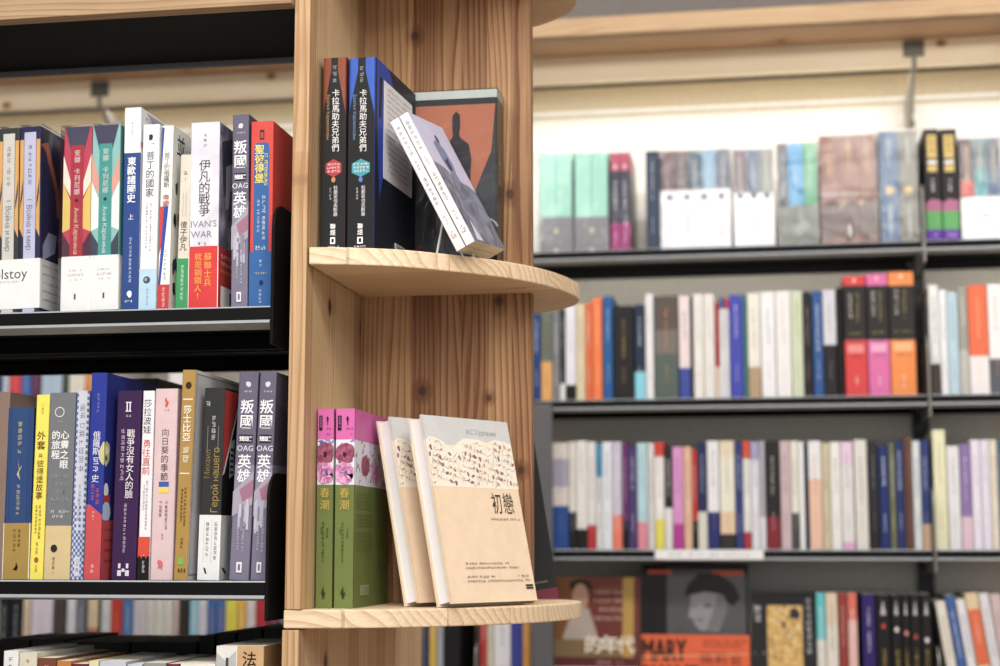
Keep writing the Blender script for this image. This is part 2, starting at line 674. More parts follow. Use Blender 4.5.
def stand(name, label, cat, group, x0, x1, yb, xt, yt, Y, zb, trim=0.0004):
    """root of a book whose spine runs from base pixels x0..x1 to the top left pixel (xt, yt)"""
    a, b, t = at(x0, yb, Y), at(x1, yb, Y), at(xt, yt, Y)
    W = b.x - a.x - trim
    roll = math.atan2(t.x - a.x, t.z - zb)
    H = (t.z - zb) / math.cos(roll) - abs(math.sin(roll)) * W
    r = empty(name, ((a.x + b.x) / 2, Y, zb + 0.0002 + abs(math.sin(roll)) * W / 2), (0, roll, 0))
    tag(r, label, cat, group)
    return r, W, H

# ------------------------------------------------------------------ room shell
def slab(name, a, b, mat):
    mb = MB()
    mb.box(a, b, mat)
    return tag(mb.build(name), None, None, None, 'structure')

slab('floor', (-4, -3, -0.05), (4, 3.5, 0), wood('floor_boards', '#b59a7c', '#8b6f52', '#5a452f', 0, 1, 0.12, 0, 0.0))
slab('wall_back', (-4, 3.36, 0), (4, 3.46, 3.0), metal('taupe_wall_paint', '#6b6664', 0.8))
slab('ceiling', (-4, -3, 3.0), (4, 3.5, 3.08), metal('ceiling_paint', '#b9b4ae', 0.9))

# ------------------------------------------------------------------ wall bookcase across the aisle
FY = 3.10                                  # front of the wall shelves
FZ = (1.980, 1.684, 1.394, 1.100)          # their decks
def xf(px, py, Y=FY):
    return at(px, py, Y).x

mb = MB()
r = empty('shelf_back_panel', (0, 3.335, 0))
tag(r, 'beige steel back panel behind all the wall shelves', 'panel')
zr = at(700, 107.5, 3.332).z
mb.box((-1.9, 0, 0.0), (1.4, .010, FZ[0] - .02), PANELM)
mb.build('beige_sheet', r)
mb = MB(); mb.box((-1.9, 0, FZ[0] - .0195), (1.4, .010, zr - .012), metal('painted_lit_back', '#e9e7e2', .5)); mb.build('lit_sheet', r)  # lit stretch of the same panel, its brightness put into a whiter colour
mb = MB(); mb.box((-1.9, 0, zr - .0115), (1.4, .010, 2.38), metal('painted_shade_beige', '#c9c0a8', .6)); mb.build('top_sheet', r)  # panel top under the canopy, shade put into a darker beige
mb = MB(); mb.box((-1.9, -.003, zr - .004), (1.4, -.0005, zr + .004), metal('painted_light_line', '#eef3f6', .35)); mb.build('light_line', r, bevel=.001)  # pale bar standing in for a line of light across the panel

def lip_profile(s=1.0):
    return [(0.0012, 0), (0, -0.0016), (0.0, -0.0152 * s), (-0.0022, -0.0170 * s), (-0.0022, -0.0185 * s), (0.030, -0.0218 * s), (0.030, -0.0195 * s), (0.0032, -0.0145 * s), (0.0032, -0.0)]

def steel_shelf(x0, x1, Yf, Yb, z, label, group, h=0.0205, brackets=(), front=-1):
    """black steel deck with a folded front lip; front=-1 looks towards the viewer's aisle"""
    root = empty('steel_shelf', ((x0 + x1) / 2, Yf, z))
    tag(root, label, 'shelf', group)
    L = x1 - x0
    mb = MB()
    d = (Yb - Yf)
    s = 1 if d > 0 else -1
    mb.box((-L / 2, 0.0035 * s, -.0022), (L / 2, d, -0.0002), STEEL)
    mb.box((-L / 2, d - .012 * s, -h + .001), (L / 2, d, -0.0023), STEEL)
    mb.build('deck', root)
    mb = MB()
    k = h / 0.0205
    pr = [(y * s, zz) for y, zz in lip_profile(k)]
    mb.prism(pr, -L / 2, L / 2, LIPSTEEL, 0)
    # light caught by the folds is put into their paler grey, the face stays black
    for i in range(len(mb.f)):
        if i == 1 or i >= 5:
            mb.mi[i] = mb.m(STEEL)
    mb.build('front_lip', root, fixn=True)
    for bx, mat, th in brackets:
        b = MB()
        r = 0.03
        out = [(0.0, -0.042), (0.0, 0.085)]
        out += [(r - r * math.cos(a), 0.085 + r * math.sin(a)) for a in [i * math.pi / 16 for i in range(1, 9)]]
        out += [(abs(d) * .96, 0.115), (abs(d) * .96, -0.042)]
        b.prism([(y * s - 0.001 * s, zz) for y, zz in out], bx - th / 2 - (x0 + x1) / 2, bx + th / 2 - (x0 + x1) / 2, mat, 0)
        b.build('end_bracket', root, bevel=0.0008, fixn=True)
    return root

XU = [at(926, 333, FY).x, at(474, 640, FY).x]      # bays
XU.append(XU[1] - (XU[0] - XU[1]))
bays = [(XU[0] + .006, 1.38, 'right'), (XU[1] + .006, XU[0] - .002, 'middle'), (XU[2] + .006, XU[1] - .002, 'left'), (-1.88, XU[2] - .002, 'far left')]
ordn = ('top', 'second', 'third', 'fourth')
for lv, z in enumerate(FZ):
    for bi, (a, b, nm) in enumerate(bays):
        br = [(a + 0.001 - .004, BRIGHT, 0.0036)] if bi < 2 else []
        steel_shelf(a, b, FY, 3.33, z, 'black steel shelf, %s level of the wall bookcase, %s bay' % (ordn[lv], nm), 'wall shelves', brackets=br)
for i, xu in enumerate(XU):
    mb = MB()
    mb.box((-0.016, 0, 0), (0.016, 0.0185, 2.18), POST)
    for k in range(60):
        z = 0.4 + k * 0.032
        for sx in (-0.006, 0.006):
            mb.box((sx - .002, -0.0006, z), (sx + .002, 0.0, z + 0.016), paper('#050505'))
    o = mb.build('slotted_upright')
    o.location = (xu + 0.004, 3.312, 0)
    tag(o, ('black slotted upright at the right of the wall bookcase', 'black slotted upright behind the wooden column', 'black slotted upright behind the near left bookcase')[i], 'upright', 'wall bookcase uprights')
# short gondola post left of the third shelf
mb = MB()
xa, xb = at(531, 450, 3.085).x, at(552, 450, 3.085).x
mb.box((xa, 3.085, 0.0), (xb, 3.098, at(540, 404, 3.085).z), GREYSTEEL)
o = mb.build('divider_panel', bevel=0.0015)
tag(o, 'grey steel divider panel beside the wooden column, below the second wall shelf', 'panel')

# canopy over the wall bookcase
cf = 3.0                                   # front of the projecting board; the valance hangs further back
cz0, cz1 = at(535, 38, cf).z, at(535, 20, cf).z
vz = at(535, 84, 3.13).z
root = empty('wood_canopy', (0, cf, cz0))
tag(root, 'pine canopy board with a pale valance running above the wall bookcase', 'canopy')
mb = MB(); mb.box((-1.9, 0, 0.0), (1.4, 0.02, cz1 - cz0), W_CANOPY); mb.build('front_fascia', root, bevel=0.002)
mb = MB(); mb.box((-1.9, 0.0205, 0.0), (1.4, 0.334, 0.022), wood('canopy_underside', '#d6b698', '#ab8566', '#6a4327', 0, 1, 0.07, 0.4, 0.3, 0.15)); mb.build('top_board', root)
mb = MB(); mb.box((-1.9, 0.130, vz - cz0), (1.4, 0.150, -0.0005), W_SOFFIT); mb.build('valance', root, bevel=0.0015)
mb = MB(); mb.box((-1.85, -.009, 0), (1.35, .009, .0035), BRIGHT)
o = mb.build('light_strip'); o.location = (0, 3.175, 2.3722)
tag(o, 'slim light strip hidden behind the pale valance of the wall bookcase', 'light')
def canopy_bracket(x, label):
    root = empty('canopy_bracket', (x, 3.333, cz0))
    tag(root, label, 'bracket', 'canopy brackets')
    dk = metal('grey_bracket_plate', '#5f5c55', 0.45)
    mb = MB()
    mb.box((-0.02, -0.2075, -0.036), (0.02, -0.204, -0.004), dk)
    mb.build('plate', root, bevel=.001)
    mb = MB()
    zb = vz - cz0
    mb.prism([(-0.207, -0.030), (-0.2085, zb - .004), (-0.19, zb - .004), (-0.018, -0.19), (-0.001, -0.19), (-0.001, zb - .02), (-0.17, zb - .0015), (-0.204, zb - .0015), (-0.204, -0.030)], -0.004, 0.004, metal('grey_bracket_arm', '#86837a', 0.45), 0)
    mb.build('arm', root, fixn=True)
canopy_bracket(at(914, 60, 3.13).x, 'grey steel bracket under the canopy, upper right')
canopy_bracket(at(104, 96, 3.15).x, 'grey steel bracket under the canopy behind the near left books')

# ------------------------------------------------------------------ near left bookcase
NY = 1.645
NZ = (1.6581, 1.3639, 1.0697)
NXR = -0.530
for lv, z in enumerate(NZ):
    steel_shelf(-1.25, NXR, NY, 1.872, z, 'black steel shelf, %s level of the near left bookcase' % ('upper', 'middle', 'lower')[lv], 'near left shelves', brackets=[(NXR + 0.0018, STEEL, 0.0034)])
    steel_shelf(-1.25, NXR, 2.11, 1.886, z, 'rear side black steel shelf behind the near left books, %s level' % ('upper', 'middle', 'lower')[lv], 'near left rear shelves')
mb = MB()
mb.box((-0.574, 1.8725, 0), (-0.544, 1.8855, 2.0), POST)
tag(mb.build('slotted_upright'), 'black upright of the near left bookcase, hidden behind the wooden column', 'upright')
mb = MB()
mb.box((-1.25, 1.8725, 0), (-1.22, 1.8855, 2.0), POST)
tag(mb.build('slotted_upright'), 'black upright at the outer end of the near left bookcase', 'upright')
root = empty('bookcase_canopy', (-0.88, NY, 1.9965))
tag(root, 'canopy with a wooden front board over the near left books', 'canopy')
mb = MB(); mb.box((-0.37, 0, 0.0), (0.3675, 0.02, 0.09), W_CANOPY); mb.build('fascia', root, bevel=0.001)
mb = MB(); mb.box((-0.37, 0.0205, 0.0), (0.3675, 0.190, 0.022), STEEL); mb.build('underside_panel', root)
mb = MB(); mb.box((-0.37, 0.1905, -0.006), (0.3675, 0.198, 0.022), GREYSTEEL); mb.build('rear_lip', root, bevel=0.001)

# ------------------------------------------------------------------ wooden display column
BX0, BX1 = -0.5120, -0.4940                 # side board
Z1, Z2, Z0 = 1.7240, 1.3335, 2.115          # plank tops
PT = 0.0195
root = empty('display_column', (-0.45, 1.9, 0))
tag(root, 'tall wooden display column with half-round shelves, in the middle', 'display shelf')
off = Vector((0.45, -1.9, 0))
def cbox(name, a, b, mat, bevel=0.0008):
    mb = MB()
    mb.box(tuple(Vector(a) + off), tuple(Vector(b) + off), mat)
    return mb.build(name, root, bevel)
cbox('upper_side_board', (BX0, 1.657, Z2 + .0002), (BX1, 2.105, 2.6), W_SIDE)
cbox('lower_side_board', (BX0 - .0015, 1.655, 0), (BX1 - .0015, 2.26, Z2 - PT - .0016), W_SIDE)
PY = 1.893
cbox('back_board', (BX1 + .0003, PY, Z2 + .0002), (-0.2815, PY + .018, 2.6), W_BACK)
front = [(-0.492, 1.659), (-0.449, 1.668), (-0.397, 1.690), (-0.349, 1.728), (-0.300, 1.776), (-0.265, 1.828), (-0.243, 1.884), (-0.232, 1.935)]
def spl(pts, n=6):
    out = []
    for i in range(len(pts) - 1):
        p0, p1, p2, p3 = [Vector(pts[max(0, min(len(pts) - 1, i + k))]) for k in (-1, 0, 1, 2)]
        for j in range(n):
            t = j / n
            q = .5 * ((2 * p1) + (p2 - p0) * t + (2 * p0 - 5 * p1 + 4 * p2 - p3) * t * t + (3 * p1 - p0 - 3 * p2 + p3) * t ** 3)
            out.append((q.x, q.y))
    return out + [tuple(pts[-1])]
back = [(-0.232, 1.935), (-0.233, 1.975), (-0.247, 2.015), (-0.276, 2.048), (-0.312, 2.072), (-0.37, 2.092), (-0.43, 2.103), (-0.492, 2.105)]
half = spl(front)[:-1] + spl(back)
def plank(ztop, xl):
    mb = MB()
    pts = [(x + off.x, y + off.y) for x, y in ([(xl, 1.657)] if xl < -0.5 else []) + half + ([(xl, 2.105)] if xl < -0.5 else [])]
    mb.prism(pts, ztop - PT, ztop, W_PLANK, 2)
    o = mb.build('shelf', root, 0.0015, fixn=True)
    return o
plank(Z0, -0.4938)
plank(Z1, -0.4938)
plank(Z2, BX0 - .001)

# ================================================================== books on the near left bookcase
G1 = 'books on the near left upper shelf'
G2 = 'books on the near left middle shelf'
G3 = 'books on the near left lower shelf'
SY = 1.664
def B1(label, x0, x1, xt, yt, name='book', Y=SY, z=NZ[0], yb=306, g=G1):
    return stand(name, label, 'book', g, x0, x1, yb, xt, yt, Y, z)
def B2(label, x0, x1, xt, yt, Y=SY, name='book'):
    return stand(name, label, 'book', G2, x0, x1, 580, xt, yt, Y, NZ[1])

# boxed pair "War and Peace" volumes with one white band
r, W, H = B1('wrapped set of dark patterned volumes in one white band, leftmost on upper near shelf', -46, 39.5, -43, 130, 'book_set')
hw = W / 4
def wp(strip, deco):
    def art(s, f):
        for u in (0.02, 0.80):
            s.pol([(u, .45), (u + .18, .40), (u + .18, .93), (u, .93)], '#e0a858')
            s.pol([(u + .03, .55), (u + .15, .64), (u + .15, .72), (u + .03, .60)], '#3b3a5a')
        s.rect(.22, .0, .78, .97, strip)
        s.ink(.5, .90, .66, .006, '#55586a')
        s.rect(.4, .60, .6, .605, '#888888')
        s.line('Война и мир', .5, .45, .0092, '#6b6d80', False, True)
        f.pol([(.0, .90), (.12, .93), (.3, .70), (.34, .55), (.28, .54), (.25, .68), (.08, .88)], '#c86a3a')
        f.pol([(.3, .42), (.36, .30), (.40, .30), (.40, .5), (.36, .5)], '#8f93b5')
        f.pol([(.05, .28), (.25, .34), (.28, .44), (.14, .44), (.05, .36)], '#aeb2d6')
    return art
for k, (c0, c1_, st) in enumerate((('#3a3c3c', '#4a4c50', '#cfc6b8'), ('#2c2c52', '#33335c', '#c3c4d2'), ('#3a3c3c', '#4a4c50', '#d3cfc6'), ('#2c2c52', '#33335c', '#c3c4e2'))):
    book_parts(r, hw - .0006, H, .155, c0, c1_, True, art=wp(st, 0), x=(k - 1.5) * hw)
mb = MB()
u_wrap(mb, W, .152, H, .0003, [(.02, .285, '#f1f1ef')], None, .0016, .0007)
F = Face(mb, (-W / 2, -.0007, 0), (1, 0, 0), W, H, (0, -1, 0))
F.line('Tolstoy', .615, .21, .0165, '#4a4a4e')
F.hink(.45, .75, .165, .003, '#b5b5b5')
F2 = Face(mb, (W / 2 + .0007, 0, 0), (0, 1, 0), .155, H, (1, 0, 0))
for k in range(5):
    F2.hink(.04, .4, .25 - k * .045, .0026, '#55555a')
mb.build('paper_band', r)
shrink(r, W + .002, .155, H)

# boxed pair "Anna Karenina"
r, W, H = B1('wrapped pair of red and teal spined volumes with white bands, upper near shelf', 60.5, 118.2, 64, 127, 'book_set')
hw = W / 2
def ak(base, p1, p2, p3):
    def art(s, f):
        s.pol([(0, .85), (.28, .70), (.28, .62), (0, .70)], p1)
        s.pol([(1, .85), (.72, .70), (.72, .62), (1, .70)], p1)
        s.pol([(0, .70), (.28, .60), (.28, .45), (0, .43)], p2)
        s.pol([(1, .70), (.72, .60), (.72, .45), (1, .43)], p2)
        s.pol([(0, .43), (.28, .36), (.28, .28), (0, .28)], p3)
        s.pol([(1, .43), (.72, .36), (.72, .28), (1, .28)], p3)
        s.pol([(.05, 1), (.95, 1), (.72, .86), (.28, .86)], '#4a4a62')
        s.rect(.27, .0, .73, .90, base)
        s.col('安娜', .5, .875, .0075, '#e9d8d8')
        s.col('卡列尼娜', .5, .775, .0075, '#e9d8d8')
        s.blob(.5, .60, .0020, .0020, '#3a3030')
        s.line('Анна Каренина', .5, .435, .0076, '#e9c9a0' if base == '#b52f45' else '#d8e8e6', False, True)
    return art
def akband(s, f):
    s.hink(.28, .72, .225, .0028, '#b9b3ae'); s.hink(.24, .76, .200, .0036, '#b9b3ae'); s.hink(.3, .7, .175, .0024, '#b9b3ae')
    s.rect(.47, .07, .53, .10, '#4a4a4a')
book_parts(r, hw - .0006, H, .15, '#c8415a', '#9a3046', True, art=ak('#b52f45', '#f3e3d0', '#e6c458', '#5b3348'), band=(.01, .30, '#f0efed', '#f0efed'), bandart=akband, x=-hw / 2)
book_parts(r, hw - .0006, H, .15, '#8cc4bf', '#3d9d97', True, art=ak('#3d9d97', '#e9a08e', '#f1f1ee', '#414a5c'), band=(.01, .30, '#f0efed', '#f0efed'), bandart=akband, x=hw / 2)
shrink(r, W + .002, .15, H)

r, W, H = B1('tall white-topped blue book, the tallest on the upper near shelf', 121, 138, 124.5, 108)
def art(s, f):
    s.ink(.5, .93, .84, .0035, '#a5a9b5')
    s.col('東歐諸國史', .5, .755, .0106, '#ffffff', True, 1.0)
    s.col('上', .5, .475, .0072, '#ffffff')
    s.ink(.5, .36, .12, .0042, '#c9d4ea')
    s.blob(.5, .085, .003, .004, '#ffffff', 8, .5)
    s.hink(.2, .8, .05, .003, '#ffffff')
    f.rect(.0, .80, 1, .83, '#d9a9b0')
    f.pol([(.1, .99), (.9, .99), (.9, .93), (.3, .93)], '#9fa6bb')
    f.hink(.1, .8, .955, .006, '#5c6078')
book_parts(r, W, H, .155, [(0, .775, ('#2c4c90', '#dfe3ec')), (.775, 1, ('#eceef2', '#e4e6ec'))], art=art)

r, W, H = B1('white book with a pale blue foot, right of the tall blue one, upper near shelf', 138.5, 155.5, 143, 125)
def art(s, f):
    s.blob(.5, .93, .0028, .004, '#33363c', 8, .3); s.hink(.3, .7, .895, .002, '#33363c')
    s.col('普丁的國家', .5, .855, .0106, '#26282c', False, 1.0)
    s.ink(.36, .575, .32, .0033, '#8b8c95'); s.ink(.6, .575, .30, .0033, '#b49aa2')
    s.rect(0, 0, 1, .225, '#b3d6ee')
    s.blob(.45, .165, .0042, .0042, '#4b5663'); s.blob(.4, .168, .0018, .002, '#8fa5b5')
    s.ink(.5, .12, .02, .0035, '#6f9fc4')
book_parts(r, W, H, .15, '#f1f3f6', '#e4e6ea', art=art)

r, W, H = B1('leaning white book with blue and red diagonal stripes, upper near shelf', 157.5, 169, 162.5, 126, Y=1.6645)
def art(s, f):
    s.rect(0, 0, 1, 1, '#f3f1ea')
    s.pol([(0, .99), (.2, .99), (0, .7)], '#2f4fae')
    s.col('普丁的俄羅斯', .5, .855, .0072, '#26282c', False, .95)
    s.col('帝國夢', .5, .625, .0078, '#b03a3a', True, .95)
    s.pol([(0, .56), (1, .56), (0, .30)], '#d6403c')
    s.pol([(.35, .56), (.75, .56), (.2, .14), (0, .14)], '#2f4fae')
    s.pol([(.75, .56), (1, .56), (.62, .14), (.2, .14)], '#f1f1f1')
    s.ink(.55, .33, .16, .0045, '#55575c')
    s.rect(0, 0, 1, .14, '#cf3b3f'); s.ink(.5, .125, .02, .005, '#f2d8d0')
    f.rect(0, 0, 1, 1, '#ebeee6')
    f.col('並', .16, .97, .026, '#22231f', True)
    for k in range(16):
        f.blob(random.uniform(.05, .4), random.uniform(.12, .78), .004, .008, random.choice(('#22231f', '#22231f', '#9b3b35', '#3a3c52')), 7, .8)
book_parts(r, W, H, .15, '#f3f1ea', '#ebeee6', art=art)

r, W, H = B1('slim low beige book with a green foot, upper near shelf', 175.5, 187, 180.5, 155)
def art(s, f):
    s.ink(.5, .90, .80, .006, '#4b453c')
    s.rect(.35, .60, .38, .75, '#8a857a'); s.rect(.62, .60, .65, .75, '#8a857a')
    s.col('傻子伊凡', .5, .57, .0085, '#3f3a33', False, 1.0)
    s.rect(0, 0, 1, .33, '#2f9a5c'); s.ink(.5, .29, .06, .0045, '#cfe8d6')
book_parts(r, W, H, .13, '#d9d2c2', '#cfc7b6', art=art)

r, W, H = B1('thick grey marbled book with a red paper band and gold lettering, upper near shelf', 188, 217.5, 191, 123)
def art(s, f):
    s.ink(.5, .94, .84, .005, '#6c6c78')
    s.col('伊凡的戰爭', .50, .80, .0140, '#1d1c22', False, .92)
    s.line("IVAN'S", .5, .455, .0105, '#8a8894', False); s.line('WAR', .42, .40, .0105, '#8a8894', False)
    s.ink(.34, .36, .18, .004, '#8a8894'); s.ink(.55, .36, .18, .004, '#8a8894')
    for k in range(5):
        f.pol([(.05 + .1 * k, .9 - .12 * k), (.4 + .1 * k, .98 - .1 * k), (.3 + .1 * k, .7 - .1 * k), (.1 + .05 * k, .6 - .05 * k)], ('#3c3a50', '#b9b6c9', '#55526c', '#d9d8e2', '#3c3a50')[k])
def bart(s, f):
    s.col('蘇聯士兵', .66, .300, .0092, '#f0b030', False, 1.05)
    s.col('就是鋼鐵人！', .33, .300, .0088, '#f0b030', False, 1.0)
    f.hink(.05, .7, .29, .005, '#f3dada'); f.hink(.05, .7, .25, .005, '#f3dada'); f.hink(.05, .7, .21, .004, '#f0b030')
    f.rect(.05, .02, .9, .13, '#eeeeee'); f.rect(.25, .04, .32, .11, '#333333'); f.rect(.45, .04, .8, .10, '#555555')
book_parts(r, W, H, .15, [(0, 1, (marble('#dcdbe4', '#c3c1cd', 12), marble('#57546e', '#aaa7bc', 22)))], art=art, band=(.0, .335, '#dc3838', '#c62f30'), bandart=bart)

def spy_art(s, f):
    s.blob(.5, .94, .003, .003, '#d5d3dd', 10, .4); s.hink(.3, .7, .905, .0022, '#d5d3dd')
    s.col('叛國', .5, .865, .0158, '#f4f3f8', True, 1.02)
    s.rect(.14, .655, .86, .695, '#2b2937')
    for k, ch in enumerate('雙面諜'):
        s.raw(ch, (.29 + .21 * k) * s.W, .675 * s.H, .0058, '#f4f3f8', True)
    s.line('OAG', .5, .63, .0085, '#e4e3ea', False)
    s.col('英雄', .5, .60, .0158, '#f4f3f8', True, 1.0)
    s.pol([(0, .42), (1, .52), (1, .36), (0, .30)], '#a9a2b6')
    s.pol([(.3, .43), (1, .48), (1, .40), (.5, .37)], '#a5728c')
    for k in range(9):
        u = random.uniform(.05, .8)
        s.rect(u, .22 + .01 * k, u + .12, .36 + random.uniform(-.03, .03), random.choice(('#c5c0cf', '#8b86a0', '#b4b7cc')))
    s.ink(.62, .30, .12, .0034, '#d0cddb'); s.ink(.36, .28, .14, .0028, '#d0cddb')
    s.rect(.36, .035, .64, .085, '#e9e8ee'); s.rect(.44, .045, .56, .075, '#77718c')
    f.pol([(0, .98), (1, .98), (1, .75), (0, .85)], '#5a5568')
SPY = [(0, .38, ('#7d7892', '#6c667c')), (.38, .55, ('#8b87a0', '#77718a')), (.55, 1, ('#68637a', '#4c4856'))]
r, W, H = B1('grey violet paperback with large white characters, on the upper near shelf', 230.5, 247.5, 232.5, 115)
book_parts(r, W, H, .15, SPY, art=spy_art)

r, W, H = B1('red and blue book with yellow title, rightmost on the upper near shelf', 248.5, 271.5, 251, 122)
def art(s, f):
    s.rect(.40, .90, .60, .955, '#5c2a26'); s.rect(.44, .91, .56, .94, '#a4574a')
    s.pol([(.16, .0), (.16, .86), (.24, .885), (.76, .885), (.84, .86), (.84, .0)], '#2f66a8')
    s.rect(0, 0, 1, .30, '#2f66a8')
    s.col('聖彼得堡', .40, .875, .0112, '#f2dc4a', True, .98)
    s.line('ST. PETERSBURG', .70, .74, .0050, '#f2dc4a', False, True)
    s.ink(.62, .60, .36, .005, '#f1f3f7'); s.ink(.38, .58, .40, .0042, '#d0dcec')
    s.hink(.25, .75, .325, .003, '#e6eef8'); s.hink(.25, .75, .315, .003, '#e6eef8')
    s.ink(.5, .26, .20, .004, '#e6eef8'); s.hink(.2, .8, .185, .0025, '#e0c070')
    s.blob(.55, .135, .0024, .003, '#1b2f6a'); s.ink(.5, .10, .02, .0036, '#d8e4f4')
book_parts(r, W, H, .15, '#d9463f', '#c43a34', art=art)

# ------------------------------------------------------------------ middle shelf
r, W, H = B2('brown book cut by the left edge, on the near middle shelf', -14, 1.6, -5, 392)
book_parts(r, W, H, .15, '#8a7468', '#7c675c')

r, W, H = B2('navy book with gold lettering and an ochre paper band, near middle shelf', 2, 28.4, 8, 408)
def art(s, f):
    s.ink(.5, .92, .70, .0065, '#c9bb7c')
    s.line('Jane', .55, .62, .012, '#c9bb7c', False, True); s.ink(.5, .54, .36, .0052, '#c9bb7c')
    s.rect(0.03, .3, .06, 1, '#1b2f5e'); s.rect(.94, .3, .97, 1, '#1b2f5e')
def bart(s, f):
    s.ink(.6, .29, .16, .0045, '#5c4a1c'); s.ink(.42, .29, .14, .0045, '#5c4a1c')
    s.pol([(.40, .055), (.5, .075), (.52, .10), (.6, .07), (.55, .05)], '#1f1a10')
def art(s, f, _a=art):
    s.ink(.5, .92, .70, .0065, '#c9bb7c')
    s.pol([(.45, .70), (.5, .64), (.62, .66), (.5, .62), (.56, .575), (.42, .61), (.52, .64)], '#c9bb7c')
    s.ink(.5, .55, .34, .0052, '#c9bb7c')
    for u in (.05, .15, .85, .95):
        s.rect(u - .01, .3, u + .01, 1, '#24406f')
book_parts(r, W, H, .15, '#2d4c80', '#223a66', True, art=art, band=(.0, .325, '#a98a3a', '#98782c'), bandart=bart)

r, W, H = B2('bright yellow slim book, on the near middle shelf', 28.8, 42.4, 36.5, 395)
def art(s, f):
    s.ink(.5, .95, .88, .0035, '#9c8a2a')
    s.col('外套', .5, .80, .0105, '#6a3a16', True, 1.0); s.col('與', .5, .68, .0052, '#6a3a16')
    s.col('彼得堡故事', .5, .645, .0088, '#6a3a16', False, 1.0)
    s.ink(.62, .40, .20, .0042, '#84701c'); s.ink(.36, .40, .24, .0036, '#84701c'); s.ink(.5, .2, .13, .004, '#a48f24')
    s.blob(.5, .105, .0025, .003, '#b4543a'); s.ink(.5, .08, .02, .0038, '#a4701c')
book_parts(r, W, H, .15, '#f2e23c', '#ded02e', art=art)

r, W, H = B2('grey book with white circle and a cream foot, near middle shelf', 42.8, 69.4, 50, 393)
def art(s, f):
    for k in range(24):
        t0, t1 = 2 * math.pi * k / 24, 2 * math.pi * (k + 1) / 24
        rr = lambda t, q: (.40 + q * math.cos(t) / s.W, .895 + q * math.sin(t) / s.H)
        s.mb.poly([s.P(x * s.W, z * s.H) for x, z in (rr(t0, .0048), rr(t1, .0048), rr(t1, .0056), rr(t0, .0056))], paper('#e8eaec'))
    s.hink(.3, .5, .845, .0025, '#a4a9ad')
    s.col('心靈之眼', .64, .795, .0104, '#f3f4f5', True, 1.04); s.col('的旅程', .30, .795, .0104, '#f3f4f5', True, 1.04)
    for k in range(4):
        s.hink(.12 + .03 * k, .72 + .04 * k, .55 - k * .042, .0052, '#9aa3a8')
    s.hink(.2, .8, .36, .0042, '#e0e3e5'); s.hink(.25, .75, .335, .0042, '#e0e3e5')
    s.blob(.38, .165, .0038, .0042, '#2f2c28'); s.ink(.38, .12, .02, .0042, '#5a5038')
book_parts(r, W, H, .15, [(0, .285, '#d8c08a'), (.285, 1, ('#74787e', '#55595f'))], art=art)

r, W, H = B2('slim blue and white checked book, near middle shelf', 69.8, 83, 77, 391)
def art(s, f):
    n, mth_ = 6, 62
    for j in range(mth_):
        for i in range(n):
            if (i + j) % 2 == 0 and (j < 16 or i in (0, 5) or j < 24 and i % 2):
                s.mb.poly([s.P(s.W * x, s.H * z) for x, z in ((i / n, j / mth_), ((i + 1) / n, j / mth_), ((i + 1) / n, (j + 1) / mth_), (i / n, (j + 1) / mth_))], paper('#566fb0'))
    s.step()
    s.ink(.5, .93, .55, .0085, '#9097b4'); s.ink(.5, .5, .30, .0045, '#8089ad')
    s.rect(.3, .02, .7, .12, '#d6d9e4'); s.ink(.5, .11, .03, .0045, '#3e5492')
book_parts(r, W, H, .15, '#ccd0de', '#5a72b0', art=art)

r, W, H = B2('tall royal blue book with portraits and a red foot, tallest on the near middle shelf', 83.8, 100, 91.5, 373, Y=1.652)
def art(s, f):
    s.ink(.5, .90, .80, .004, '#8890c4')
    s.col('俄羅斯', .48, .715, .0092, '#e6e8f4', False, .95); s.ink(.48, .59, .51, .0085, '#e6e8f4'); s.col('史', .48, .505, .0092, '#e6e8f4')
    s.ink(.34, .46, .36, .0055, '#d4606a'); s.ink(.66, .44, .36, .0055, '#d4606a')
    s.pol([(0, .28), (1, .28), (1, .31), (.2, .36), (0, .36)], '#cf4c50')
    s.ink(.45, .33, .24, .0036, '#f0c0b8')
    s.rect(0, 0, 1, .285, '#cf4c50')
    s.ink(.5, .08, .03, .005, '#f4dcd4')
    s.blob(.98, .605, .006, .012, '#c9c78a', 14, .3)
    f.blob(.03, .605, .009, .014, '#c9c78a', 16, .3); f.blob(.04, .62, .005, .005, '#e4e3bc', 9, .4); f.blob(.03, .585, .004, .004, '#77754a', 7, .5)
    f.blob(.05, .43, .006, .008, '#e6e8ee', 12, .3); f.pol([(.0, .40), (.12, .41), (.12, .33), (.02, .34)], '#b43a48')
    f.blob(.06, .325, .012, .011, '#b8cde8', 18); f.rect(0, 0, 1, .285, '#c4474c')
    for k in range(4):
        f.hink(.05, .5, .24 - k * .05, .004, '#6a2228')
book_parts(r, W, H, .155, '#2b3a9c', '#27328a', art=art)

r, W, H = B2('dark purple book with white title and roman two, near middle shelf', 110.5, 135.4, 117.5, 391)
def art(s, f):
    s.line('II', .48, .915, .0135, '#f0eaf2', False); s.rect(.36, .935, .60, .940, '#f0eaf2'); s.rect(.36, .888, .60, .893, '#f0eaf2'); s.hink(.38, .6, .865, .003, '#d0c4d6')
    s.col('戰爭沒有女人的臉', .62, .795, .0098, '#f2ecf4', False, .97)
    s.ink(.30, .80, .50, .0058, '#cdbfd6')
    s.ink(.5, .40, .13, .0040, '#d8cce0')
    for u in (.34, .66):
        s.rect(u - .08, .02, u + .08, .05, '#e0d6e6'); s.rect(u - .05, .06, u + .05, .085, '#e0d6e6')
    s.blob(.5, .05, .002, .002, '#e0d6e6')
book_parts(r, W, H, .15, '#3f2452', '#33203f', True, art=art)

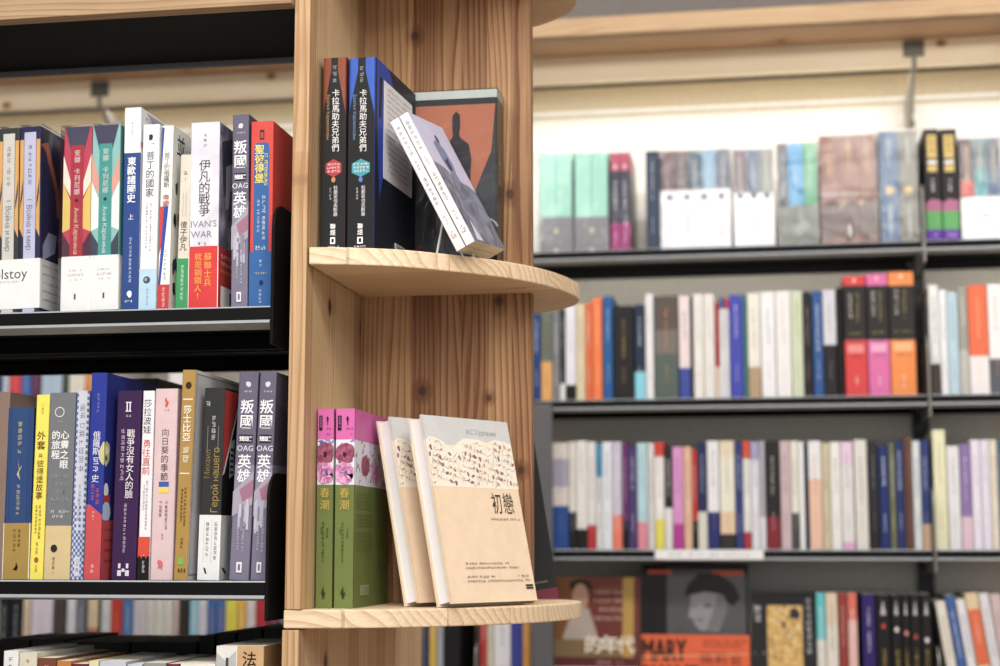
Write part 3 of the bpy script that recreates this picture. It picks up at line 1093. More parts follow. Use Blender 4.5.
r, W, H = B2('white book with black and red title and a red and black foot, near middle shelf', 137, 149, 143, 391)
def art(s, f):
    s.col('莎拉波娃', .46, .955, .0096, '#24242a', False, 1.0); s.col('勇往直前', .46, .74, .0098, '#d8463c', False, 1.0)
    s.ink(.6, .52, .25, .0032, '#9a9aa2'); s.ink(.36, .5, .36, .0028, '#b8a8ac')
    s.rect(0, 0, 1, .125, '#1f1d1f'); s.pol([(0, .115), (.15, .13), (.3, .11), (.5, .135), (.7, .11), (.85, .13), (1, .115), (1, .225), (0, .225)], '#de4a34')
    s.ink(.5, .10, .03, .004, '#d8d8d8')
book_parts(r, W, H, .15, '#eceaf0', '#dcdbe2', art=art)

r, W, H = B2('dusty pink book with a small blue and yellow flag, near middle shelf', 149.6, 172.6, 155.5, 389)
def art(s, f):
    s.pol([(.42, .94), (.5, .955), (.54, .935), (.62, .93), (.56, .905), (.5, .90), (.44, .905), (.48, .925)], '#df5050'); s.hink(.44, .6, .885, .003, '#b08888')
    s.col('向日葵的季節', .5, .79, .0092, '#4c4046', False, 1.05)
    s.rect(.28, .482, .72, .51, '#3d5fb4'); s.rect(.28, .452, .72, .482, '#f0d24c')
    s.ink(.38, .41, .31, .004, '#6a5a60'); s.ink(.64, .41, .26, .004, '#6a5a60'); s.ink(.5, .24, .2, .003, '#8a7a80')
    s.blob(.45, .085, .0035, .004, '#e06a74', 9, .5); s.hink(.35, .6, .06, .0025, '#a06a72')
book_parts(r, W, H, .15, '#ddc0c4', '#cbacb2', art=art)

r, W, H = B2('tall ochre spined book with a pale grey cover, near middle shelf', 173, 187, 182.5, 370, Y=1.656)
def art(s, f):
    s.blob(.5, .925, .0035, .004, '#3a2c18'); s.rect(.15, .855, .85, .861, '#f0e6d0')
    s.col('莎士比亞', .5, .83, .0098, '#f6efe0', True, 1.02); s.ink(.5, .64, .52, .0095, '#f6efe0'); s.rect(.15, .50, .85, .506, '#f0e6d0')
    s.ink(.62, .44, .24, .0038, '#5a401c'); s.ink(.38, .43, .27, .0036, '#5a401c'); s.ink(.5, .2, .14, .0036, '#6a4c20')
    s.rect(.28, .072, .72, .105, '#7ab43a'); s.hink(.3, .75, .05, .003, '#3a2c18'); s.hink(.3, .75, .04, .003, '#3a2c18')
    f.rect(.02, .02, .98, .985, '#8a8a8e'); f.rect(.03, .028, .97, .978, '#c6c5ca')
book_parts(r, W, H, .16, '#b08a3e', '#d6d6d8', art=art)

r, W, H = B2('charcoal book with gold letters, red cover and white paper band, near middle shelf', 197.4, 218.5, 204.8, 388)
def art(s, f):
    s.ink(.2, .93, .86, .007, '#c8c8c8')
    s.ink(.50, .855, .70, .0062, '#c9c6be'); s.rect(.22, .66, .235, .80, '#a8a294'); s.rect(.74, .66, .755, .80, '#a8a294')
    s.line('Герой нашего', .66, .52, .0108, '#a38a3a', False, False); s.line('Михаил', .26, .60, .0085, '#85713a', False, False)
    f.pol([(0, .99), (.32, .99), (.0, .55)], '#c23a38'); f.pol([(.34, .99), (.37, .99), (.04, .55), (.0, .54)], '#e0dcd8')
    f.pol([(.15, .72), (.24, .74), (.24, .55), (.15, .53)], '#c9c9c9')
    for k in range(5):
        f.rect(.16, .555 + .03 * k, .23, .57 + .03 * k, '#3a3a3a')
def bart(s, f):
    s.rect(.22, .09, .235, .31, '#b0b0b0'); s.ink(.4, .30, .10, .0048, '#77777a'); s.rect(.60, .09, .615, .31, '#b0b0b0'); s.ink(.8, .30, .10, .0046, '#77777a')
    s.pol([(.34, .035), (.44, .03), (.36, .06), (.26, .065)], '#222222'); f.pol([(.1, .035), (.16, .03), (.1, .06), (.04, .065)], '#222222')
    f.ink(.16, .30, .08, .004, '#77777a')
book_parts(r, W, H, .15, '#333436', '#1d1a1c', art=art, band=(.0, .335, '#e4e6e8', '#cfd1d4'), bandart=bart)

for k, (x0, x1, xt) in enumerate(((228.6, 248.6, 239.3), (249.8, 267.2, 260))):
    r, W, H = B2(('grey violet paperback with white characters, left copy of two beside the bracket, near middle shelf', 'grey violet paperback touching the black end bracket, near middle shelf')[k], x0, x1, xt, 372)
    book_parts(r, W, H, .15, SPY, art=spy_art)
    if k == 1:
        break

# dark volume on the rear side, above the purple book
r, W, H = stand('book', 'dark olive book on the rear side shelf behind the purple book', 'book', 'books on the rear side', 118, 152, 576, 124, 379, 1.90, NZ[1])
book_parts(r, W, H, .15, '#3a3c36', '#33342e')

# ------------------------------------------------------------------ lower shelf: only the heads show
def B3(label, x0, x1, yt, bands, side=None, art=None, Y=SY, D=.15, **kw):
    p = at(x0, yt, Y)
    q = at(x1, yt, Y)
    r = empty('book', ((p.x + q.x) / 2, Y, NZ[2] + .0002))
    tag(r, label, 'book', G3)
    W, H = q.x - p.x - .0004, p.z - NZ[2]
    book_parts(r, W, H, D, bands, side, art=art, **kw)
    return r
low = [('white book', 3.5, 18.5, 651, '#e6e7ea', '#f2f2f2', '#5a5a60'), ('cream book', 19, 37, 653, '#d8d2bd', '#d8d2bd', '#7a745c'),
       ('brown book', 37.5, 56, 658, '#7a4630', '#8a5a34', '#c8a890'), ('orange book', 56.5, 71, 661, '#c87a2c', '#c87a2c', '#f0d8b0'),
       ('burgundy book', 71.5, 88, 664, '#6a2a38', '#5a2430', '#c8a0a8'), ('pale yellow book', 88.5, 98.5, 661, '#ddd8a6', '#ccc690', '#8a845a'),
       ('pale lilac book', 99, 126, 661.5, '#c4c9d8', '#b4b9c8', '#6a6f80'), ('pale blue book', 127, 142, 664.5, '#c0cfe6', '#b0bfd8', '#5a6a88'),
       ('grey patterned book', 143, 166, 663, '#98949a', '#88848a', '#4a464c'), ('crimson book', 167, 179, 664, '#7c2440', '#6c1f38', '#d8a8b8'),
       ('wide white book', 180, 215.5, 663.5, '#e9e6dc', '#dcd9d0', '#6a665c')]
for i, (d, x0, x1, yt, c, sd, ik) in enumerate(low):
    prev = low[i - 1][0] if i else None
    B3('%s on the near lower shelf%s' % (d, ', leftmost of the low row' if not i else ', right of the ' + prev), x0, x1, yt, c, sd, lambda s, f, ik=ik: s.ink(.5, .97, .6, min(.006, s.W * .5), ik))
def art(s, f):
    s.rect(0, 0, .44, 1, '#e4e2de'); s.pol([(0, .97), (.2, .93), (.42, .98), (.42, .86), (.1, .88), (0, .90)], '#b9bcbc'); s.rect(.2, .55, .26, .945, '#4a4a4a')
    s.col('法', .70, .975, .0165, '#2c2218', True); s.ink(.7, .87, .5, .012, '#2c2218')
B3('tan and white book with a large black character, rightmost on the near lower shelf', 216.5, 264, 646, '#cda673', '#a47d4c', art)
# black-covered books standing on the rear side of the lower shelf
rear = [(-10, 30, 634), (31, 64, 633), (65, 130, 636), (131, 197, 636), (199, 215, 630), (216, 236, 627), (237, 262, 624), (263, 284, 622)]
rl = ('leftmost of the black books standing behind the lower row, at the left edge', 'black book behind the cream book on the lower shelf', 'wide black book behind the pale lilac book, rear of the lower shelf',
      'wide black book behind the wide white book, rear of the lower shelf', 'slim black book behind the wide white book, rear of the lower shelf', 'black book behind the white half of the tan book',
      'black book behind the large black character', 'black book at the rear, nearest the wooden column')
for (x0, x1, yt), lb in zip(rear, rl):
    p, q = at(x0, yt + 6, 1.895), at(x1, yt + 6, 1.895)
    r = empty('book', ((p.x + q.x) / 2, 1.895, NZ[2] + .0002))
    tag(r, lb, 'book', 'black books on the rear side')
    book_parts(r, q.x - p.x - .001, p.z - NZ[2], .17, '#1d1a16', '#191713', pages='#a19a8e')

# ================================================================== on the wooden column
GC = 'books on the wooden column'
def taper(top, side):
    def art(s, f):
        s.pol([(.36, 1), (.64, 1), (.64, .93), (.98, .70), (.98, .0), (.02, .0), (.02, .70), (.36, .93)], '#242528')
        s.ink(.5, .96, .85, .0062, '#9da0a6')
        s.col('卡拉馬助夫兄弟們', .56, .835, .0092, '#f2f2f2', False, .98)
        s.line('Братья Карамазовы', .26, .69, .0054, '#b98a5a' if top == '#8f4a33' else '#6c8fc0', False, True)
        hx = '#b83a40' if top == '#8f4a33' else '#36a0ae'
        s.pol([(.5 + .38 * math.cos(t) * 1.0, .425 + .047 * math.sin(t)) for t in [math.pi / 6 + k * math.pi / 3 for k in range(6)]], hx)
        for k in range(3):
            s.hink(.24, .76, .445 - .018 * k, .0034, '#f2dcdc')
        s.blob(.5, .365, .0026, .0034, '#c98a3a' if top == '#8f4a33' else '#5a7fd0', 6)
        s.col('杜斯妥也夫斯基', .60, .335, .0052, '#e6e6e8', False, .96); s.ink(.38, .325, .25, .0032, '#c6c6ca')
        s.col('聯經', .5, .140, .0066, '#ffffff', True, 1.05); s.rect(.40, .036, .60, .070, '#ffffff'); s.rect(.45, .043, .55, .063, '#242528'); s.hink(.3, .7, .022, .002, '#ffffff')
        f.pol([(0, 1), (.30, 1), (.52, .86), (.52, .72), (.36, .66), (.12, .30), (.08, 0), (.0, 0)], side)
        f.pol([(.02, 1), (.06, .55), (.14, .1), (.1, .0), (.0, .0), (.0, 1)], '#24262c')
        f.pol([(.10, .92), (.16, .92), (.14, .70), (.08, .70)], '#20222a')
    return art
r, W, H = stand('book', 'black and brown thick volume, left of the pair on the upper column shelf', 'book', GC, 320.5, 345.2, 249, 322.6, 58.5, 1.690, Z1)
book_parts(r, W, H, .16, '#8f4a33', '#232427', True, art=taper('#8f4a33', '#7a3f2c'), rad=.004)
r, W, H = stand('book', 'black and blue thick volume with a white text sheet on its cover, upper column shelf', 'book', GC, 346.0, 374.5, 249, 348.0, 58.5, 1.692, Z1)
W2 = W
r.rotation_euler.z = math.radians(-4)
book_parts(r, W, H, .16, '#3a62c4', '#222634', True, art=taper('#3a62c4', '#2b49b0'), rad=.004)
mb = MB()
mb.box((W / 2 + .0004, .030, H * .40), (W / 2 + .0009, .140, H * .915), paper('#e6e6ea'))
F = Face(mb, (W / 2 + .0009, .030, H * .40), (0, 1, 0), .110, H * .515, (1, 0, 0))
for k in range(15):
    F.hink(.1, .9, .94 - k * .06, .003, '#66666c')
mb.build('text_sheet', r)
mb = MB()
mb.box((W / 2 + .0004, .075, .004), (W / 2 + .0008, .115, .022), paper('#dcdcdc'))
F = Face(mb, (W / 2 + .0008, .075, .004), (0, 1, 0), .040, .018, (1, 0, 0))
for k in range(12):
    F.rect(.08 + .07 * k, .3, .08 + .07 * k + random.choice((.02, .035)), .92, '#333333')
F.hink(.08, .9, .14, .0028, '#444444')
mb.build('barcode_label', r)

# slipcase box behind the leaning books
bx0, bx1 = at(385, 150, 1.848).x, at(497, 150, 1.848).x
bzt = at(455, 91, 1.848).z
r = empty('slipcase_box', ((bx0 + bx1) / 2, 1.848, Z1 + .0002))
tag(r, 'dark box with a terracotta panel and a standing silhouette, behind the leaning books', 'box', GC)
W, H, D = bx1 - bx0, bzt - Z1, .0445
W = max(.09, W)
mb = MB()
mb.box((-W / 2, 0, 0), (W / 2, D, H), paper('#34353a', .25, .08, .3))
F = Face(mb, (-W / 2, 0, 0), (1, 0, 0), W, H, (0, -1, 0))
F.pol([(.25, .92), (.985, .92), (.985, .66), (.74, .30), (.60, .30), (.42, .62)], '#b3694a')
F.pol([(.985, .92), (.985, .0), (.80, .0), (.70, .33), (.78, .40), (.95, .66)], '#3b3c42')
# standing figure in a long coat, plain outline
F.pol([(.55, .02), (.50, .30), (.485, .48), (.53, .60), (.545, .70), (.60, .735), (.61, .755), (.60, .80), (.605, .86), (.635, .885), (.67, .865), (.675, .80), (.665, .755), (.68, .735), (.75, .70), (.775, .62), (.76, .45), (.72, .28), (.70, .02)], '#2e2c30')
F.pol([(.40, .55), (.46, .52), (.47, .20), (.36, .15)], '#2e2c30')
F.pol([(0.0, .92), (.25, .92), (.42, .62), (.30, .0), (0, .0)], '#2a2d33')
F.pol([(.02, .22), (.10, .30), (.20, .05), (.02, .02)], '#1f5360')
F.pol([(.22, .12), (.34, .16), (.34, .09), (.24, .06)], '#6a2530')
for k in range(20):
    t0, t1 = math.pi * (.1 + .9 * k / 20), math.pi * (.1 + .9 * (k + 1) / 20)
    pt = lambda t, q: (.86 + q * math.cos(t) / F.W, .22 + q * .8 * math.sin(t) / F.H)
    F.mb.poly([F.P(x * F.W, z * F.H) for x, z in (pt(t0, .020), pt(t1, .020), pt(t1, .0225), pt(t0, .0225))], paper('#9a9a9c'))
F.rect(0, .955, 1, 1, '#b9c2bd')
F = Face(mb, (W / 2, 0, 0), (0, 1, 0), D, H, (1, 0, 0))
F.rect(0, 0, 1, .955, '#74654c')
F.pol([(0, .7), (.7, .5), (1, .2), (1, 0), (0, 0)], '#5d5140')
F.col('罪罰', .5, .62, .0125, '#d8d4c8', True) if False else F.ink(.45, .64, .47, .011, '#d8d4c8')
F.ink(.5, .42, .18, .004, '#b8b2a2')
F.rect(0, .955, 1, 1, '#b9c2bd')
mb.build('case', r)
mb = MB()
e = .0012
mb.box((-W / 2 - e, -e, .0002), (W / 2 + e, D + .0004, H + e), wrap_mat())
mb.build('shrink_wrap', r)

# two white books leaning to the left
def rz(a): return Matrix.Rotation(a, 3, 'Z')
YW, RO, PI_ = .1686, .460, .111
ML = rz(-YW) @ Matrix.Rotation(-RO, 3, 'Y') @ Matrix.Rotation(PI_, 3, 'X')
PL = Vector((0, 0, EYE)) + (Vector((-.3262, 1.7562, 1.742)) - Vector((0, 0, EYE))) * .975
tw = .0118
def leanbook(i, label):
    H, D = .1715 * .975, .126 * .975
    r = empty('book')
    loc = PL - ML @ Vector((tw * (i + .5) + .0006 * i, 0, 0)) + Vector((0, 0, .0018))
    r.matrix_world = Matrix.Translation(loc) @ ML.to_4x4()
    tag(r, label, 'book', GC)
    def art(s, f):
        s.ink(.5, .95, .72, .0058, '#8c8c92'); s.ink(.5, .68, .60, .0040, '#b0b0b6'); s.ink(.5, .55, .30, .0055, '#8c8c92'); s.ink(.5, .26, .17, .004, '#b0b0b6')
        s.pol([(.35, .125), (.62, .14), (.72, .16), (.55, .128)], '#cc3f4c'); s.hink(.25, .78, .108, .003, '#cc3f4c'); s.hink(.25, .78, .092, .003, '#cc3f4c')
        f.rect(0, 0, 1, 1, '#c5c3e0')
        f.pol([(0, .62), (.25, .60), (.55, .52), (.8, .50), (1, .46), (1, 0), (0, 0)], marble('#4c4f62', '#82869a', 30))
        f.pol([(.35, .80), (.48, .84), (.62, .78), (.66, .66), (.60, .58), (.62, .50), (.45, .46), (.42, .58), (.36, .66)], '#7882a8')
        f.pol([(.42, .66), (.56, .70), (.54, .60), (.46, .58)], '#2c3350'); f.blob(.55, .85, .006, .006, '#3a4160', 10)
        f.pol([(.2, .18), (.32, .02), (.12, .02)], '#c9cbe2')
    book_parts(r, tw, H, D, '#f0eff1', '#c5c3e0', art=art, pages='#e2d9c0')
leanbook(0, 'white-spined book with lilac cover, front one of two leaning, upper column shelf')
leanbook(1, 'white-spined book leaning behind the lilac-covered one, upper column shelf')
# wire stand
r = empty('wire_book_stand', (at(452, 252, 1.76).x, 1.76, Z1))
tag(r, 'small clear wire book stand under the leaning white books', 'book stand')
mb = MB()
ST = metal('bright_wire', '#e2e6e8', 0.25, 0.0)
def wpt(px, py, dy=0.0):
    q = at(px, py, 1.76 + dy)
    return (q.x - r.location.x, dy, max(.0016, q.z - Z1))
mb.tube([wpt(436, 262), wpt(444.5, 213, .006)], .0014, ST)
mb.tube([wpt(444.5, 213, .006), wpt(450, 213, .006)], .0014, ST)
mb.tube([wpt(450, 213, .006), wpt(463, 262)], .0011, ST)
mb.build('front_wire', r)
mb = MB()
mb.tube([wpt(474, 262, .004), wpt(464, 226, .012)], .0010, ST)
mb.tube([wpt(436, 262), wpt(474, 262)], .0010, ST)
mb.build('base_wire', r)

# lower column shelf: two green and pink volumes
def flower(s, f):
    for F in (s, f):
        F.rect(0, .615, 1, .845, '#e2e0ee')
        nb = 26 if F is s else 80
        F.scatter(True)
        for k in range(nb):
            F.blob(random.uniform(.05, .95), random.uniform(.63, .84), .0014, .0036, random.choice(('#5b63b4', '#7c86c8', '#c9a9d0', '#8f94c2', '#b06a9a')), 8, .6, random.random() * 3)
        F.scatter(False)
        F.rect(0, .0, 1, .615, '#6d7c3a')
        F.rect(0, .845, 1, 1, '#dd66b4')
    pop, peo = marble('#7d3450', '#a35a74', 90), marble('#b76c9c', '#dcaccf', 110)
    s.scatter(True)
    for a in range(7):
        s.blob(.5 + .3 * math.cos(a * .9), .775 + .028 * math.sin(a * .9), .0052, .0070, pop, 12, .35, a)
    s.scatter(False)
    s.blob(.48, .768, .0022, .003, '#4a1f30', 8, .5)
    s.scatter(True)
    for a in range(10):
        s.blob(.5 + .3 * math.cos(a * .63), .672 + .032 * math.sin(a * .63), .0045, .0060, peo, 12, .4, a)
    s.scatter(False); s.scatter(True)
    for a in range(8):
        s.blob(.5 + random.uniform(-.3, .3), .672 + random.uniform(-.035, .035), .0006, .0038, '#a05a8c', 6, .4, random.random() * 3)
    s.scatter(False)
    s.blob(.58, .68, .0016, .0022, '#5a64a8', 7, .5)
    f.scatter(True)
    for u, v in ((.30, .72), (.60, .69)):
        for a in range(6):
            f.blob(u + .06 * math.cos(a), v + .02 * math.sin(a), .008, .010, pop if u < .5 else peo, 12, .4, a)
    f.scatter(False)
    s.rect(.10, .89, .30, .965, '#2c1c28'); s.ink(.20, .96, .895, .0028, '#dd8cc4')
    s.pol([(.55, .95), (.62, .965), (.70, .95), (.66, .935), (.64, .915), (.61, .915), (.60, .935)], '#3a2434'); s.hink(.55, .82, .90, .0026, '#9a3a80'); s.hink(.55, .8, .87, .0024, '#9a3a80')
    s.col('春潮', .5, .60, .0115, '#d0b044', False, 1.15)
    s.ink(.42, .43, .22, .0036, '#3c4a1c'); s.ink(.68, .40, .34, .0034, '#3c4a1c'); s.ink(.30, .40, .36, .003, '#3c4a1c')
    s.pol([(.35, .075), (.48, .11), (.52, .075), (.62, .08), (.52, .05), (.45, .045), (.42, .06)], '#2e3a16')
    for k in range(17):
        f.hink(.05, .5, .57 - .018 * k, .0026, '#55682a') if k not in (5, 10) else None
    f.rect(.16, .06, .42, .11, '#a9b088')
    for k in range(8):
        f.rect(.18 + .03 * k, .065, .19 + .03 * k, .105, '#4a5430')
for k, (x0, x1, xt, lb) in enumerate(((315.5, 332.0, 318, 'green and pink flowered volume against the side board, lower column shelf'), (333.8, 353.0, 336.3, 'green and pink flowered volume next to the leaning beige books, lower column shelf'))):
    r, W, H = stand('book', lb, 'book', GC, x0, x1, 608.5, xt, 409, 1.704, Z2)
    book_parts(r, W, H, .155, '#6d7c3a', None, art=flower, rad=.003)

# two beige hardcovers leaning back
TH, AL = math.radians(60), math.radians(12.6)
nv, av = Vector((math.sin(TH), -math.cos(TH), 0)), Vector((math.cos(TH), math.sin(TH), 0))
upv = -nv * math.sin(AL) + Vector((0, 0, math.cos(AL)))
xv = nv * math.cos(AL) + Vector((0, 0, math.sin(AL)))
MR = Matrix((xv, av, upv)).transposed()
def first_love(label, corner, TW):
    WW, HH = .1515, .2130
    r = empty('book')
    loc = corner - MR @ Vector((TW / 2, 0, 0))
    loc.z = Z2 + .0003 + (TW / 2) * math.sin(AL)
    r.matrix_world = Matrix.Translation(loc) @ MR.to_4x4()
    tag(r, label, 'book', GC)
    def art(s, f):
        f.rect(0, .845, 1, 1, '#cfd0d0')
        f.pol([(0, .615), (0, .86), (.05, .885), (.12, .88), (.2, .86), (.24, .835), (.28, .815), (.32, .835), (.36, .86), (.44, .885), (.6, .885), (.7, .87), (.8, .89), (.92, .885), (1, .87), (1, .615)], '#f3ead8')
        rs = random.Random(4)
        f.scatter(True)
        for k in range(190):
            u, v = ((k * 0.618034) % 1.0) * .97 + .015, .632 + .235 * ((k * 0.7548) % 1.0)
            if .18 < u < .4 and v > .80:
                continue
            c = rs.choice(('#b07a78', '#c4826e', '#a08a94', '#d4a894', '#c09a84', '#dcc8b0', '#a86a66', '#b8acac'))
            a = rs.uniform(0, 3.1)
            if rs.random() < .24:
                f.blob(u, v, .0017, .0031, rs.choice(('#85606c', '#9a626a', '#8f707a')), 9, 0, a)
            else:
                L_ = rs.uniform(.003, .0075)
                f.blob(u, v, .0004, L_ * .9, c, 8, 0, a)
                if rs.random() < .5:
                    f.blob(u + .02, v + .004, .0012, .0022, c, 7, 0, a + .8)
        f.scatter(False)
        f.line('И.С.Тургенев', .66, .925, .0085, '#9a9a9c', False)
        f.raw('初', .70 * f.W, .53 * f.H, .0265, '#2a2624', False, 0, .72)
        f.raw('戀', .84 * f.W, .53 * f.H, .0270, '#2a2624', False, 0, .72)
        f.hink(.60, .80, .445, .0034, '#77695a'); f.hink(.83, .94, .445, .0034, '#77695a')
        f.hink(.22, .72, .205, .0032, '#77695a'); f.hink(.22, .82, .182, .0032, '#77695a')
        f.hink(.22, .52, .135, .0032, '#77695a'); f.hink(.80, .93, .135, .0032, '#77695a'); f.hink(.22, .93, .112, .0032, '#77695a')
        f.rect(.88, .078, .965, .088, '#2a2624'); f.rect(.88, .064, .965, .073, '#2a2624')
        f.rect(.0, .0, .002, 1, '#c8b090')
    book_parts(r, TW, HH, WW, [(0, .615, '#efd3b2'), (.615, .87, '#f0e4cc'), (.87, 1, '#d2d2d2')], None, True, pages='#eceaec', art=art, flip=True, edge='#e2d2b6')
c1 = Vector((0, 0, EYE)) + (Vector((-.3498, 1.7478, 1.335)) - Vector((0, 0, EYE))) * .985
TB = .0215
first_love('beige hardcover with floral band, front copy facing out on the lower column shelf', c1, TB)
first_love('beige hardcover with floral band, half hidden behind the front copy, lower column shelf', c1 - nv * .0485, TB)

# dark book at the back edge of the lower column shelf
r = empty('book')
zf = Z2 + .0003
pb = Vector((-.2690, 2.0415, zf))
ang = math.radians(15)
nb_, ab_ = Vector((math.sin(ang), -math.cos(ang), 0)), Vector((math.cos(ang), math.sin(ang), 0))
lean = math.radians(9)
Rm = Matrix((ab_, -nb_, Vector((0, 0, 1)))).transposed()           # local x along the cover, y away
Rm = Rm @ Matrix.Rotation(-lean, 3, 'Y')
# standing book, cover towards the viewer: local right side is built as the front
Wb, Db, Hb = .016, .145, .205
Mloc = Matrix((nb_, ab_, Vector((0, 0, 1)))).transposed()
Mloc = Matrix.Rotation(-lean, 3, nb_ * -1) @ Mloc
corner = pb - Mloc @ Vector((Wb / 2, Db, 0))
r.matrix_world = Matrix.Translation(corner) @ Mloc.to_4x4()
tag(r, 'dark charcoal book with a burgundy foot, at the back edge of the lower column shelf', 'book', GC)
def art(s, f):
    f.rect(0, 0, 1, .075, '#7a3046'); f.hink(.55, .92, .12, .0034, '#9a9488')
book_parts(r, Wb, Hb, Db, '#303032', '#2b2b2d', art=art)

# ================================================================== wall bookcase books (across the aisle)
WG = ['books on the top wall shelf', 'books on the second wall shelf', 'books on the third wall shelf', 'books on the fourth wall shelf']
BYF = FY + 0.022
def wallbook(lv, x0, x1, yt, bands, label, ink='#777777', D=.16, ymid=None, marks=None, roll=0.0, name='book', hard=False, side=None):
    z = FZ[lv]
    ym = ymid if ymid else (215, 340, 500, 640)[lv]
    a, b = at(x0, ym, BYF), at(x1, ym, BYF)
    H = at((x0 + x1) / 2, yt, BYF).z - z
    W = b.x - a.x - .0006
    r = empty(name, ((a.x + b.x) / 2, BYF, z + .0002 + abs(math.sin(roll)) * W / 2), (0, roll, 0))
    tag(r, label, 'book', WG[lv])
    yb = at((x0 + x1) / 2, 400, BYF)
    out = []
    # bands: [(pixel y where the colour starts, colour)] from the top down
    zs = [1.0] + [max(0.01, min(.99, (at((x0 + x1) / 2, y, BYF).z - z) / H)) for y, _ in bands[1:]] + [0.0]
    for i in reversed(range(len(bands))):
        out.append((zs[i + 1], zs[i], bands[i][1]))
    def art(s, f):
        if marks:
            marks(s, f)
        elif ink:
            sz = min(.0075, s.W * .5)
            t = random.uniform(.84, .92)
            s.ink(.5, t, t - random.uniform(.3, .45), sz, ink)
            s.ink(.5, .34, .16, sz * .6, ink)
    book_parts(r, W, H, D, out, side, hard, art=art)
    return r, W, H

def P(s):
    """'#aaa 443 / #bbb 459' -> bands"""
    out = []
    for q in s.split('/'):
        c, y = q.split()
        out.append((float(y), c))
    return out

def rowbooks(lv, rows, phrase, first):
    prev = None
    first = first or ''
    for q in rows:
        if isinstance(q, str):
            prev = q
            continue
        x0, x1, b, d = q[:4]
        ink = q[4] if len(q) > 4 else '#8a8a8a'
        b = P(b)
        lab = '%s on the %s, %s' % (d, phrase, ('right of ' + prev) if prev else first)
        if not prev and len(lab.replace('-', ' ').split()) > 16:
            lab = '%s, %s, %s' % (d, phrase, first)
        if prev and len(lab.replace('-', ' ').split()) > 16:
            lab = '%s on the %s, right of %s' % (d, phrase, prev.split(' with ')[0])
        wallbook(lv, x0, x1, b[0][0], b, lab, ink)
        prev = d

R2 = [
 (532, 540.5, '#24447e 313', 'navy book', '#c8d0e0'), (541, 552, '#6d7468 311/#e0a45a 362', 'grey-green book with orange foot', '#3a3f38'),
 (552.5, 559.5, '#7c7e84 309', 'mid grey book', '#d0d0d4'), (560, 565, '#33373a 309/#e8e8e8 384', 'dark slim book', '#c8ccce'), (565.5, 575.5, '#e3e2ee 305/#1f1f22 385', 'pale lilac book with black foot', '#b8b8c4'),
 (576, 585, '#d8c9a6 304', 'sand-coloured book', '#a49672'), (585.3, 592, '#e36a34 303', 'slim orange book', '#f4d8c8'), (592.4, 602, '#f47a3a 298', 'bright orange book', '#f6c8a8'),
 (603, 612.5, '#1f5f9e 296', 'sea-blue book', '#9cc4e4'), (613.5, 633.5, '#27272a 306', 'thick black book with gold title', '#b89a4a'), (634.5, 645, '#27344c 305/#7fd0ea 372', 'navy book with cyan foot', '#c8d4e4'),
 (645.5, 653.5, '#e2e3e6 294', 'slim white book', '#b4b6ba'), (654.3, 678, '#5d5350 296/#76706c 330/#56645e 354', 'wide photo-printed book', '#e08a4a'), (679, 690, '#e6d6d6 296/#3f50a4 368', 'pinkish book with blue foot', '#5c68ac'),
 (690.3, 693, '#3e3238 296', 'very slim dark book', None), (693.5, 703.3, '#e6e2de 294', 'white book', '#bcb6b0'), (703.8, 714.5, '#e2dedc 294', 'second white book', '#b8b2ae'),
 (715, 719.4, '#b03a36 302/#e6d0c0 367', 'slim red book', '#e0a8a0'), (719.8, 724.5, '#3a57a4 298/#e4e6ec 309', 'blue-topped white book', '#8a92b0'), (725, 729, '#c43c3c 298/#e4e4ea 309', 'red-topped white book', '#9a9ca8'),
 (729.6, 743, '#444bb4 295', 'violet-blue book', '#d8d4f0'), (743.4, 747.6, '#3f7a74 294', 'slim teal book', None), (748, 760.3, '#e6e3d8 293/#b49878 367', 'ivory book with tan foot', '#a8a494'),
 (761, 775.3, '#e9e9ec 292', 'clean white book', '#8aa0c4'), (776, 791, '#e8e6e6 291', 'white book with faint title', '#c0bcbc'), (791.5, 803, '#c9d2b4 291', 'pale green book', '#98a488'),
 (803.6, 812, '#262326 292', 'black book', '#9a8a84'), (812.8, 823, '#2f5796 291', 'blue book', '#d4e0f0'), (823.5, 836.5, '#cdcdd8 290/#282528 345', 'lilac-grey book with black foot', '#8a8a98'), (837, 843.5, '#141313 288', 'plain black book', None)]
rowbooks(1, R2, 'second wall shelf', 'just right of the wooden column')
for x0, x1, yt, c, c2, d in ((844.5, 867, 276, '#da3e42', '#e88a86', 'red'), (867.8, 889.3, 274, '#dd6aa8', '#eaa2c8', 'pink'), (890, 915.5, 272, '#ef8a3c', '#f4b27a', 'orange')):
    def mk(s, f, c=c, c2=c2):
        s.rect(.46, .95, .54, .98, '#f4e4d8'); s.ink(.3, .86, .62, .009, '#c8c4bc'); s.ink(.62, .86, .60, .009, '#9a8a4c'); s.hink(.2, .8, .52, .006, '#9a8a4c'); s.hink(.2, .8, .45, .006, '#77746c')
        s.rect(.12, .36, .86, .43, c2); s.hink(.25, .75, .33, .005, '#5a3030'); s.ink(.5, .17, .06, .006, '#f8e8e0')
    wallbook(1, x0, x1, yt, [(yt, c), (285.5, '#2c2a2a'), (340, c)], 'thick %s and black book, one of three matching, second wall shelf' % d, marks=mk)
R2b = [(930, 939.5, '#e4e4e4 285/#4a3f36 364', 'white book with black drawing', '#2a2a2a'), (940, 947.6, '#e6e9ee 290', 'narrow white book', '#b0b4ba'), (948, 958.6, '#b2cedd 292', 'ice-blue book', '#7a98ac'),
       (959, 968.6, '#9c9a94 287/#b8b8b0 350', 'warm grey book', '#dcdad4'), (969, 988.5, '#ea6a3c 285/#e8e2e2 356', 'orange book with white foot', '#f6c0a4'), (989, 1004, '#e8e8ea 284/#5a5c66 359', 'white book with orange shape', '#e08a3c')]
rowbooks(1, ['the slotted upright'] + R2b, 'second wall shelf', '')

